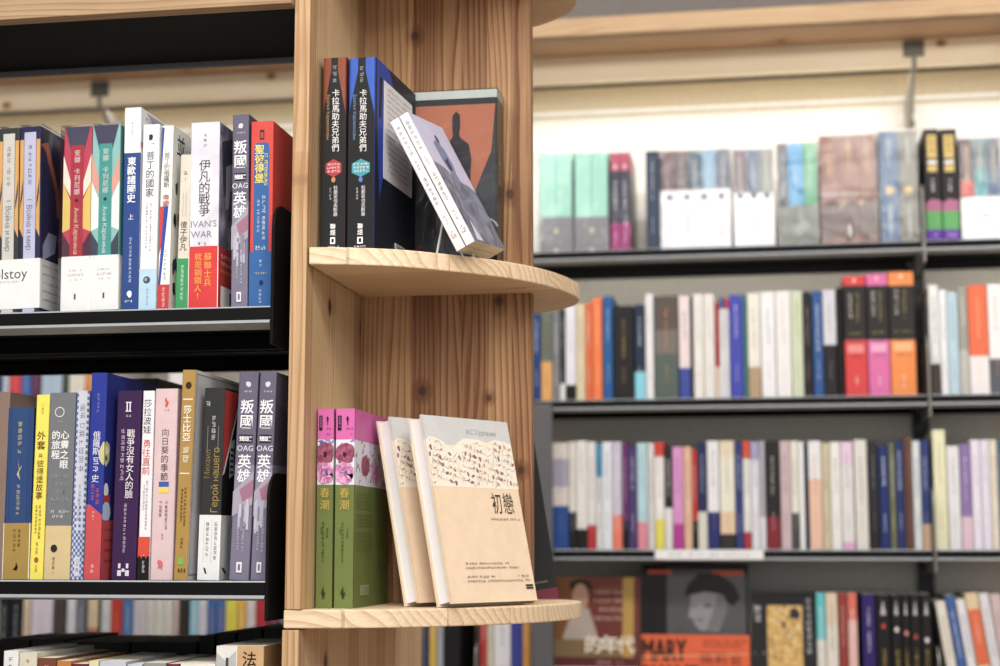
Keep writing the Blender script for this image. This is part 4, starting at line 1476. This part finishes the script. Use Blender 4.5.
R3 = [
 (552.5, 568.5, '#ded6ce 443/#a9a5bc 459/#ddd4d0 487/#2c529c 506', 'cream-lilac book with blue foot', '#8a8aa4'), (569, 576, '#e0dcd6 442/#262628 512', 'slim white book with black foot', '#b8b0ac'),
 (576.4, 587, '#e2e0de 441/#222224 529', 'white book with low black foot', '#a8a4a0'), (587.3, 596, '#dcdadc 442/#bc2f36 525', 'white book with red foot', '#a8a6a8'), (596.4, 602, '#3193bd 444/#dcdcdc 477', 'cyan-topped book', '#2c2c30'),
 (602.4, 612, '#dde2ec 442', 'white book with blue marks', '#4a7ab8'), (612.3, 622, '#c3bfd4 442/#ea7a62 515', 'lavender book with coral foot', '#f0f0f4'), (622.4, 628, '#6d3470 443/#231f26 520', 'slim plum book', '#c8a8cc'),
 (628.4, 637, '#4d3c72 446', 'deep purple book', '#d4cce4'), (637.4, 647.4, '#aed3de 443/#e08a9c 522', 'light cyan book with pink foot', '#7aa4b4'), (648, 654.6, '#d5d3d2 443', 'pale grey book', '#98928e'),
 (655, 664.3, '#cf3e36 442/#e8e6e6 457/#e4d83a 519', 'red-topped book with yellow foot', '#c0bcbc'), (664.7, 672.4, '#2c2b2c 448/#dddcdc 508', 'black and white book', '#e4e4e4'),
 (672.8, 683.6, '#d892cc 447/#b83a98 524', 'pink book with magenta foot', '#a4589c'), (684, 692, '#e2b698 447', 'peach book', '#a88468'), (692.4, 697.4, '#c93232 450/#26211f 521', 'slim red book with black foot', '#f0d0cc'),
 (697.8, 707, '#27315c 443/#d8d6c8 512', 'navy book with cream foot', '#a8b0cc'), (707.6, 719.4, '#e2e3e8 441/#2f3474 512', 'white book with indigo foot', '#8a8a96'), (720, 735, '#e0d2b8 441/#e3e0d0 457/#e2c6a2 512/#38332e 534', 'cream and peach book', '#a49c84'),
 (735.6, 743, '#353f80 443', 'indigo book', '#ccd0e8'), (743.4, 751, '#d24f30 441/#dfe1e0 459/#b03440 532', 'orange-topped white book', '#8aa08c'), (751.4, 759.6, '#a5a2cc 442/#dddce6 460', 'lilac-topped white book', '#8a88a4'),
 (760, 765.6, '#a9a9b4 441/#dcdce2 517', 'slim blue-grey book', None), (766, 780, '#29272a 441/#842a36 517', 'black book with burgundy foot', '#c4c0ba'), (780.8, 791.2, '#c9b2b8 441', 'dusty rose book', '#8a7078'),
 (791.6, 799, '#e2dfd2 441/#4a4a4e 513', 'ivory book with grey foot', '#98a08c'), (799.4, 804.8, '#e6e8ea 442', 'very slim white book', None), (805.2, 808.8, '#232848 443', 'very slim navy book', None),
 (809.2, 822, '#e2e2e4 441/#e8bda4 479', 'white-topped peach book', '#c89a84'), (822.4, 830.6, '#c8beA0 443', 'khaki book with red top', '#a83a34'), (831, 841.3, '#e4e4e2 442', 'white book with red dot', '#9a9896'),
 (841.8, 854, '#e2c6e2 442/#dadada 466/#e0a6d4 542', 'pink-topped pale book', '#8a8290'), (855, 868, '#d9d5d0 440', 'light stone-grey book', '#9c948c'), (869, 879, '#2c2c30 441/#2a2624 516', 'black book with pale triangle', '#7a7a80'),
 (879.5, 889.6, '#23336e 446', 'royal navy book', '#e0e4f0'), (890, 896, '#6a6e50 443', 'slim olive book', '#d4d8c4'), (896.4, 904.3, '#27366e 441', 'dark blue book', '#d0d8ec'), (904.8, 908.4, '#6a4a40 438', 'very slim brown book', None),
 (908.8, 913, '#745048 436', 'slim reddish brown book', '#b89a90'), (913.6, 921.3, '#d0d8dc 441', 'pale blue-grey book', '#6a5cb0'), (921.8, 930.5, '#2f3f78 440/#c6a684 524', 'navy book with tan foot', '#a8b0d0')]
rowbooks(2, R3, 'third wall shelf', 'beside the grey divider panel')
R3b = [(934.5, 947.3, '#e4e2bc 430', 'tall pale yellow book', '#b4b08c'), (948, 960.6, '#dcdee2 446', 'white book with dark square', '#a8aab0'), (961.2, 972, '#8a72ac 444/#dcbccc 517', 'purple book with pink foot', '#d8cce6'),
       (972.4, 981.6, '#e2dcec 440', 'pale lavender book', '#b8b0c8'), (982, 991, '#ded8e8 440', 'second pale lavender book', '#b8b0c8'), (991.4, 998.6, '#e2d6c4 440', 'cream book', '#a89a84'), (999, 1009, '#4a6a7a 440', 'teal-grey book', '#c8d4da')]
rowbooks(2, ['the slotted upright'] + R3b, 'third wall shelf', '')

# fourth shelf, right part
R4 = [(424.5, 428.8, '#2c3468 593', 'slim navy book', None), (429.2, 436.5, '#d8b23a 593', 'mustard yellow book', '#f0e0a4'), (437, 443, '#a9b0bc 593', 'blue-grey book', '#6a7080'), (443.5, 460, '#232326 593', 'thick black book', None)]
rowbooks(3, R4, 'fourth wall shelf', 'just right of the column foot')
R4 = [(480, 486.6, '#c43a38 593', 'red book', '#f0d0c8'), (487, 493.6, '#d4cfba 593', 'beige book', '#98937c'), (494, 510.6, '#e2e2e8 593', 'white book with blue letters', '#3f4fa0'), (511, 522, '#4148a0 593', 'blue-violet book', None), (522.6, 530.6, '#dc9a3e 593', 'amber book', '#f4dcb0')]
rowbooks(3, ['the dark gap'] + R4, 'fourth wall shelf', '')

def faceout(x0, x1, yt, D, label, art, cover, tilt=9):
    """book displayed with its cover to the aisle, tipped back"""
    z = FZ[3]
    Yc = FY + .012
    a, b = at(x0, 640, Yc), at(x1, 640, Yc)
    Wd = b.x - a.x
    H = (at((x0 + x1) / 2, yt, Yc + .03).z - z) / math.cos(math.radians(tilt))
    r = empty('book')
    tl = math.radians(tilt)
    nn, aa = Vector((0, -1, 0)), Vector((1, 0, 0))
    up = -nn * math.sin(tl) + Vector((0, 0, math.cos(tl)))
    xx = nn * math.cos(tl) + Vector((0, 0, math.sin(tl)))
    Mx = Matrix((xx, aa, up)).transposed()
    loc = Vector((a.x, Yc, z)) - Mx @ Vector((D / 2, 0, 0))
    loc.z = z + .0004 + D / 2 * math.sin(tl)
    r.matrix_world = Matrix.Translation(loc) @ Mx.to_4x4()
    tag(r, label, 'book', 'face-out books on the fourth wall shelf')
    book_parts(r, D, H, Wd, cover, cover, art=art)
def art(s, f):
    f.rect(0, 0, 1, 1, '#6a3026')
    f.rect(.80, .0, .93, 1, '#b08a3a')
    f.rect(0, .3, .36, 1, '#7a4a22')
    f.blob(.30, .93, .022, .014, '#241a16', 16, .2); f.blob(.30, .84, .016, .026, '#b48a74', 16); f.pol([(.10, .52), (.22, .75), (.40, .75), (.50, .55), (.46, .40), (.12, .40)], '#a89a90')
    f.pol([(.48, .92), (.78, .94), (.78, .90), (.5, .885)], '#7a3a34')
    for k in range(4):
        f.hink(.46, .78, .88 - .07 * k, .009, '#c4a49a')
    f.rect(0, .30, .8, .50, '#7a6440')
    for u in (.14, .30):
        f.ink(u, .52, .38, .034, '#dcd0c0')
    for k, ch in enumerate('的年代'):
        f.raw(ch, (.46 + .19 * k) * f.W, .46 * f.H, .036, '#e6dccc', True)
    f.rect(0, .28, 1, .36, '#5a2428'); f.hink(.5, .8, .32, .007, '#c89a90'); f.rect(0, 0, 1, .28, '#dcd4c8')
faceout(553, 639, 579, .018, 'face-out maroon and gold book with a painted figure, fourth wall shelf', art, '#6a3026')
def art(s, f):
    f.rect(0, 0, 1, 1, '#131214')
    f.rect(.24, .485, .97, .97, '#504f54')
    f.rect(.06, .93, .28, .955, '#c8502a'); f.rect(.66, .92, .95, .95, '#c8502a')
    # plain monochrome portrait: cap, face, neck, collar
    f.pol([(.44, .62), (.46, .72), (.46, .80), (.52, .86), (.70, .86), (.80, .80), (.80, .68), (.74, .58), (.72, .52), (.55, .52), (.50, .56), (.485, .60)], '#858487')
    f.pol([(.60, .52), (.74, .54), (.80, .68), (.80, .80), (.72, .80), (.66, .64)], '#6b6a6d')
    f.pol([(.40, .77), (.44, .86), (.54, .93), (.72, .93), (.86, .86), (.92, .76), (.86, .70), (.80, .72), (.76, .78), (.60, .80), (.48, .78)], '#171618')
    f.pol([(.46, .70), (.50, .71), (.50, .69)], '#3a3a3c'); f.pol([(.58, .71), (.66, .715), (.65, .69), (.59, .69)], '#4a4a4c'); f.pol([(.50, .60), (.58, .605), (.56, .585)], '#5a595c')
    f.pol([(.24, .485), (.34, .56), (.42, .53), (.55, .52), (.72, .52), (.85, .56), (.97, .50), (.97, .485)], '#4c4b4e')
    f.rect(0, 0, 1, .49, '#dd5a26')
    [f.line(t, u + d, v, .060, '#241c1a', False, None, .54) for t, u, v in (('MARY', .215, .385), ('QUANT', .25, .20)) for d in (-.008, 0, .008)]
    f.hink(.56, .95, .445, .008, '#6a2a16'); f.hink(.56, .95, .415, .008, '#6a2a16')
    for k, ch in enumerate('瑪莉官'):
        f.raw(ch, (.60 + .135 * k) * f.W, .32 * f.H, .026, '#5a2414', False)
    f.pol([(0, .335), (1, .36), (1, .352), (0, .325)], '#f0a070')
faceout(640.5, 749.5, 566, .02, 'face-out black and orange book with a monochrome portrait, fourth wall shelf', art, '#131214')
def art(s, f):
    f.rect(0, 0, 1, 1, '#211f22')
    f.ink(.10, .90, .72, .017, '#c8c8cc')
    f.rect(.25, .0, .80, .88, marble('#a8803a', '#c8a458', 60))
    rs = random.Random(2)
    f.scatter(True)
    for k in range(46):
        f.blob(rs.uniform(.27, .78), rs.uniform(.4, .87), .0024, .003, rs.choice(('#e0c880', '#8a6428', '#6a4a30', '#d8d0a8', '#7a6a78')), 7, .4)
    f.scatter(False)
    f.blob(.68, .81, .010, .012, '#2f2a2c', 12, .3); f.rect(.48, .68, .53, .74, '#2c2622')
    f.ink(.90, .95, .4, .012, '#b8b8bc'); f.hink(.02, .24, .46, .008, '#77777c')
faceout(751.5, 816, 594, .02, 'face-out black book with a gold patterned panel, fourth wall shelf', art, '#211f22')
R4 = [(817, 826, '#4cc0c8 593/#d8d4cc 640', 'turquoise-topped book', '#e8f4f4'), (826.5, 838.3, '#d9c9ae 593/#dcd6cc 625', 'oatmeal book', '#98866c'), (839, 848, '#963a34 593', 'brick red book', '#d8a89c'),
      (848.5, 857.7, '#dc6e60 593/#e0b4ac 620', 'salmon book', '#f4e0dc'), (862.5, 876, '#33246a 594', 'indigo-purple book with white title', '#dcd8ea')]
rowbooks(3, ['the gold patterned book'] + R4, 'fourth wall shelf', '')
wrd = ('first', 'second', 'third', 'fourth', 'fifth')
for k, (x0, x1) in enumerate(((877, 891), (892, 902.3), (902.8, 910.4), (911, 921.3), (922, 932.3))):
    def mk(s, f, k=k):
        s.pol([(.3, .82), (.7, .82), (.5, .95)], '#b8b8bc')
        s.blob(.5, .72 - .03 * k, .0035, .005, ('#c84a34', '#e8e4e0', '#d08a74', '#b44a30', '#e8e8e8')[k], 9)
        s.ink(.5, .52, .2, min(.008, s.W * .6), '#b49a3a')
    wallbook(3, x0, x1, 594.5, [(594.5, '#1f1e20')], 'black book with silver arrow, %s of five from the purple book, fourth wall shelf' % wrd[k], marks=mk)
# leaning group right of the upright
lean4 = [(945, 955, '#dcd8cc', 'leaning cream book', '#a89c88', 601), (956.2, 965, '#3f62a4', 'leaning blue book', '#d0d8e8', 595), (966, 975, '#dedce2', 'leaning white book', '#6a70b0', 599), (976, 989, '#dcc49c', 'leaning tan and orange book', '#e8653a', 593), (990, 1000, '#d8d6dc', 'leaning pale grey book', '#8a90a8', 593), (1001, 1012, '#ccb4b4', 'leaning pinkish book', '#8a7070', 594)]
prev = 'the last slotted upright'
for x0, x1, c, d, ik, yt in lean4:
    def mk(s, f, c=c, ik=ik, d=d):
        if 'orange' in d:
            s.rect(.04, .38, .96, .86, '#e2653e'); s.ink(.5, .80, .55, .008, '#f2c8a8')
        else:
            s.ink(.5, .86, .45, .007, ik)
    wallbook(3, x0 + 9, x1 + 9, yt, [(yt, c)], '%s on the fourth wall shelf, right of %s' % (d, prev), marks=mk, roll=math.radians(-8), ymid=700)
    prev = d

# fourth shelf seen through the near left bookcase
L4 = [(-2, 8, '#232428 597', 'black book', '#c8c8cc'), (9, 20.5, '#1f2230 597', 'blue-black book', '#c0c4cc'), (22, 28.6, '#e0ccb0 597', 'cream book', '#8a7a60'), (30, 51.5, '#d6cfe0 597', 'wide pale lilac book', '#b4aabf'),
      (53, 64.5, '#4c443e 597', 'dark brown book', None), (66, 74.5, '#d3dbe4 597', 'icy white book', '#9aa8b4'), (75, 84.6, '#6a6f80 597', 'slate grey book', '#d0d4de'), (87, 97, '#dcc7a6 597/#c0785a 628', 'tan book', '#9a8664'),
      (97.4, 100, '#24242a 597', 'very slim black book', None), (100.4, 109.6, '#cdd0d4 597', 'silver-grey book', '#8a8e94'), (110, 121, '#c2352c 597', 'red book', '#e88a4a'), (121.6, 132, '#4a74b0 597', 'denim blue book', '#c4d4ea'),
      (132.6, 145, '#c8c4d0 597', 'pale mauve book', '#a8a2b4'), (145.5, 154, '#d4d4cf 597', 'off-white book', '#a8a8a0'), (154.5, 163, '#d9d9d2 597', 'bone white book', '#b0b0a8'), (163.5, 171.6, '#dddcd8 597', 'bright white book', '#aaa'.replace('aaa', 'aaaaaa')),
      (173, 177.6, '#d8c6c2 597', 'slim blush book', '#98807c'), (178.4, 187, '#3a3330 597', 'dark umber book', None), (189, 197.6, '#8cc8e0 597', 'sky blue book', '#e8f4fa'), (198, 206, '#dcdcea 597', 'lilac white book', '#8a86b8'),
      (206.6, 215.6, '#3f6cb4 597', 'cobalt blue book', '#d89a70'), (216, 224.5, '#4473b8 597', 'blue book with orange mark', '#e08a4a'), (225, 236, '#e6dc30 597', 'lemon yellow book', '#b4a81c'), (236.6, 245, '#e8b83a 597', 'golden yellow book', '#f4e4b4'),
      (246, 254.6, '#dcd6d8 597', 'pearl white book', '#a49ca0'), (255, 267, '#b8323c 597', 'scarlet book', None), (268, 278, '#7c3454 597', 'wine red book', '#b07a94'), (279, 287, '#77787c 597', 'grey book', None)]
rowbooks(3, L4, 'far fourth shelf', 'seen at the left edge below the near shelf')
L2 = [(-6, 3.5, '#2e3a6a 300', 'navy book', None), (4, 10.5, '#b4c6d8 300', 'powder blue book', '#7a8ca0'), (11, 22.5, '#d4424a 300', 'red book', '#f0b4b0'), (23, 32.6, '#3f6ab0 300', 'mid blue book', '#c8d8ee'), (33.2, 41.5, '#6a3a5c 300', 'mulberry book', '#b08aa4'),
      (43, 63.5, '#a9c0d6 300', 'wide pale blue book', '#7a94ac'), (64.2, 70, '#4c5048 300', 'dark grey-green book', None), (70.6, 86, '#dcd9ce 300', 'cream-white book', '#a8a494'), (86.6, 92.5, '#e08a3a 300', 'orange book', '#f4dcb4'),
      (93, 104, '#c8c4be 300', 'light grey book', None), (105, 118, '#dcd6d0 300', 'pale stone book', None), (170, 186, '#e4e4e6 300', 'wide white book', None)]
rowbooks(1, L2, 'far second shelf', 'its foot showing at the left edge')

# ------------------------------------------------------------------ top wall shelf: wrapped sets
def wallset(x0, x1, yt, label, vols, band=None, deco=None, wrap=True, banddeco=None, name='book_set', D=.16):
    z = FZ[0]
    a, b = at(x0, 205, BYF), at(x1, 205, BYF)
    W = b.x - a.x - .004
    H = at((x0 + x1) / 2, yt, BYF).z - z
    r = empty(name, ((a.x + b.x) / 2, BYF, z + .0002))
    tag(r, label, 'book set', WG[0])
    fr = lambda y: max(0, min(1, (at((x0 + x1) / 2, y, BYF).z - z) / H))
    n = len(vols)
    tot = sum(v[0] for v in vols)
    x = -W / 2
    for i, (wt, cols) in enumerate(vols):
        w_ = W * wt / tot
        cl = P(cols)
        zs = [1.0] + [fr(y) for y, _ in cl[1:]] + [0.0]
        bands = [(zs[k + 1], zs[k], cl[k][1]) for k in reversed(range(len(cl)))]
        book_parts(r, w_ - .0008, H, D, bands, None, art=(lambda s, f, i=i: deco(s, f, i)) if deco else (lambda s, f: s.ink(.5, .9, .5, min(.009, s.W * .5), '#d8d8d8')), x=x + w_ / 2)
        x += w_
    if band:
        y0, c = band
        mb = MB()
        u_wrap(mb, W, D * .97, H, .0003, [(.005, fr(y0), c)], None, .0016, .0008)
        if banddeco:
            banddeco(Face(mb, (-W / 2, -.0008, 0), (1, 0, 0), W, H, (0, -1, 0)))
        mb.build('paper_band', r)
    if wrap:
        shrink(r, W + .001, D, H)
    return r
def mint(s, f, i):
    s.ink(.5, .86, .55, .008, '#c6d8b4')
def greyb(F):
    F.blob(.5, .22, .004, .006, '#e0d8b4', 8); F.hink(.25, .75, .11, .006, '#c8c0a0'); F.pol([(.35, .0), (.5, .05), (.65, .0)], '#d8d8d8')
wallset(539, 573, 153, 'mint green wrapped set beside the wooden column, top wall shelf', [(1, '#a9e6d4 153'), (1, '#a4e2d0 153')], (217, '#8f9096'), mint, banddeco=greyb)
wallset(574, 609, 153, 'mint green wrapped set left of the pink and grey set, top wall shelf', [(1, '#a9e6d4 153'), (1, '#a4e2d0 153')], (217, '#8f9096'), mint, banddeco=greyb)
wallset(609.5, 631, 153, 'pink and grey pair of wrapped volumes, top wall shelf', [(1, '#c8607c 153/#4e5062 171/#b04a86 223')] * 2, None, lambda s, f, i: (s.ink(.5, .72, .40, .009, '#e8e8f0'), s.blob(.5, .86, .004, .005, '#f0c8d0', 8), s.ink(.5, .2, .06, .008, '#eec8e0')))
wallbook(0, 646, 659.5, 151, [(151, '#3c4a60')], 'slim blue-grey volume left of a white-banded set, top wall shelf', '#b8c0cc')
def dots(n):
    def f_(F):
        for k in range(n):
            u = (k + .5) / n
            F.blob(u, .525, .0056, .0056, '#3a3038', 12)
            F.ink(u, .47, .12, .007, '#8a90a4')
    return f_
wallset(660, 731.5, 150, 'wide wrapped set with white band and four dark dots, top wall shelf', [(1, '#7a5f68 150'), (1, '#6a5c60 150'), (1, '#4f6678 150'), (1, '#74a4c4 150'), (1, '#5c6078 150')], (190, '#eceef4'), None, banddeco=dots(4))
wallset(733, 775, 149, 'narrower white-banded wrapped set with dots, right of the four-dot set, top wall shelf', [(1, '#7a6470 149'), (1, '#5f7490 149'), (1, '#8a8c84 149')], (193, '#eceef4'), None, banddeco=dots(3))
wallset(777.5, 818.5, 143, 'wrapped set with bright blue and green spines over a grey-green band, top wall shelf', [(.9, '#4a4c58 143'), (1.4, '#2f9ad0 143'), (1.2, '#4aa878 143')], (205.5, '#6a7068'), lambda s, f, i: s.ink(.5, .9, .45, .010, '#c8d8e0'), banddeco=lambda F: (F.blob(.55, .18, .016, .012, '#8a9088', 14, .4), F.ink(.55, .3, .1, .006, '#d8dcd4')))
def brownset(s, f, i):
    s.ink(.5, .93, .60, .014, '#d8b478'); s.hink(.05, .95, .46, .007, '#dcd4cc'); s.hink(.05, .95, .38, .009, '#d8b45c' if i == 1 else '#dcd4cc'); s.hink(.05, .95, .32, .006, '#dcd4cc')
    s.pol([(.0, .30), (.5, .42), (1, .38), (1, .10), (.4, .02), (0, .12)], '#5e4642'); s.rect(.45, .08, .55, .18, '#e0dcd8') if i == 1 else None
wallset(820, 878.5, 135, 'three-volume reddish brown wrapped set, top wall shelf', [(1, '#94665a 135')] * 3, None, brownset)
wallset(879.5, 919.5, 131, 'wrapped pair of slate blue and taupe volumes with gold badges, top wall shelf', [(1, '#4a6a90 131'), (.95, '#7a766a 131')], None, lambda s, f, i: (s.ink(.5, .92, .7, .01, '#d4d8dc'), s.blob(.5, .47, .0085, .008, '#d8b468', 12), s.ink(.5, .35, .05, .008, '#e0e4e8')))
for k, (x0, x1) in enumerate(((926, 942), (943, 959.5))):
    def mk(s, f):
        s.rect(.2, .74, .8, .95, '#cdb160'); s.ink(.5, .94, .75, .008, '#4a3a18'); s.rect(.2, .62, .8, .68, '#cdb160'); s.rect(.2, .69, .8, .72, '#e4e4e4'); s.ink(.5, .56, .43, .008, '#e4e4e4')
        s.pol([(0, .27), (1, .27), (1, .36), (.4, .38), (0, .34)], '#b06a8c'); s.hink(.25, .8, .06, .006, '#d4c8ec')
    wallbook(0, x0, x1, 129, [(129, '#2b2729'), (208, '#58a85c'), (229.5, '#6a3fa8')], ('black and gold book with green and purple foot, beside the bracket, top wall shelf', 'black and gold book with green and purple foot, beside the rightmost set, top wall shelf')[k], marks=mk)
wallset(960.5, 1003, 138, 'wrapped set of red, teal and blue spines above a white band, top wall shelf', [(1, '#6a5058 138/#c8403a 180'), (1, '#5a7a86 138/#3f98a0 170'), (1, '#4a586c 138/#48648c 170')], (197, '#eeeeee'), lambda s, f, i: s.ink(.5, .92, .5, .011, '#e0c890'), banddeco=lambda F: (F.hink(.2, .95, .34, .009, '#c87a74'), F.hink(.35, .8, .24, .010, '#b0485a'), F.hink(.3, .85, .15, .008, '#c87a74')))

# label strip on the third shelf's lip
mb = MB()
a, b = at(655, 555, FY - .008), at(763.5, 555, FY - .008)
mb.box((a.x, FY - .0085, FZ[2] - .0185), (b.x, FY - .0065, FZ[2] - .001), paper('#e9eaee'))
F = Face(mb, (a.x, FY - .0085, FZ[2] - .0185), (1, 0, 0), b.x - a.x, .0175, (0, -1, 0))
F.hink(.12, .36, .5, .007, '#9a9ca4'); F.hink(.39, .45, .5, .006, '#9a9ca4'); F.hink(.49, .74, .5, .007, '#9a9ca4'); F.hink(.76, .86, .5, .006, '#9a9ca4')
tag(mb.build('label_strip'), 'white label strip on the front lip of the third wall shelf', 'label')

bpy.data.objects.remove(_to)
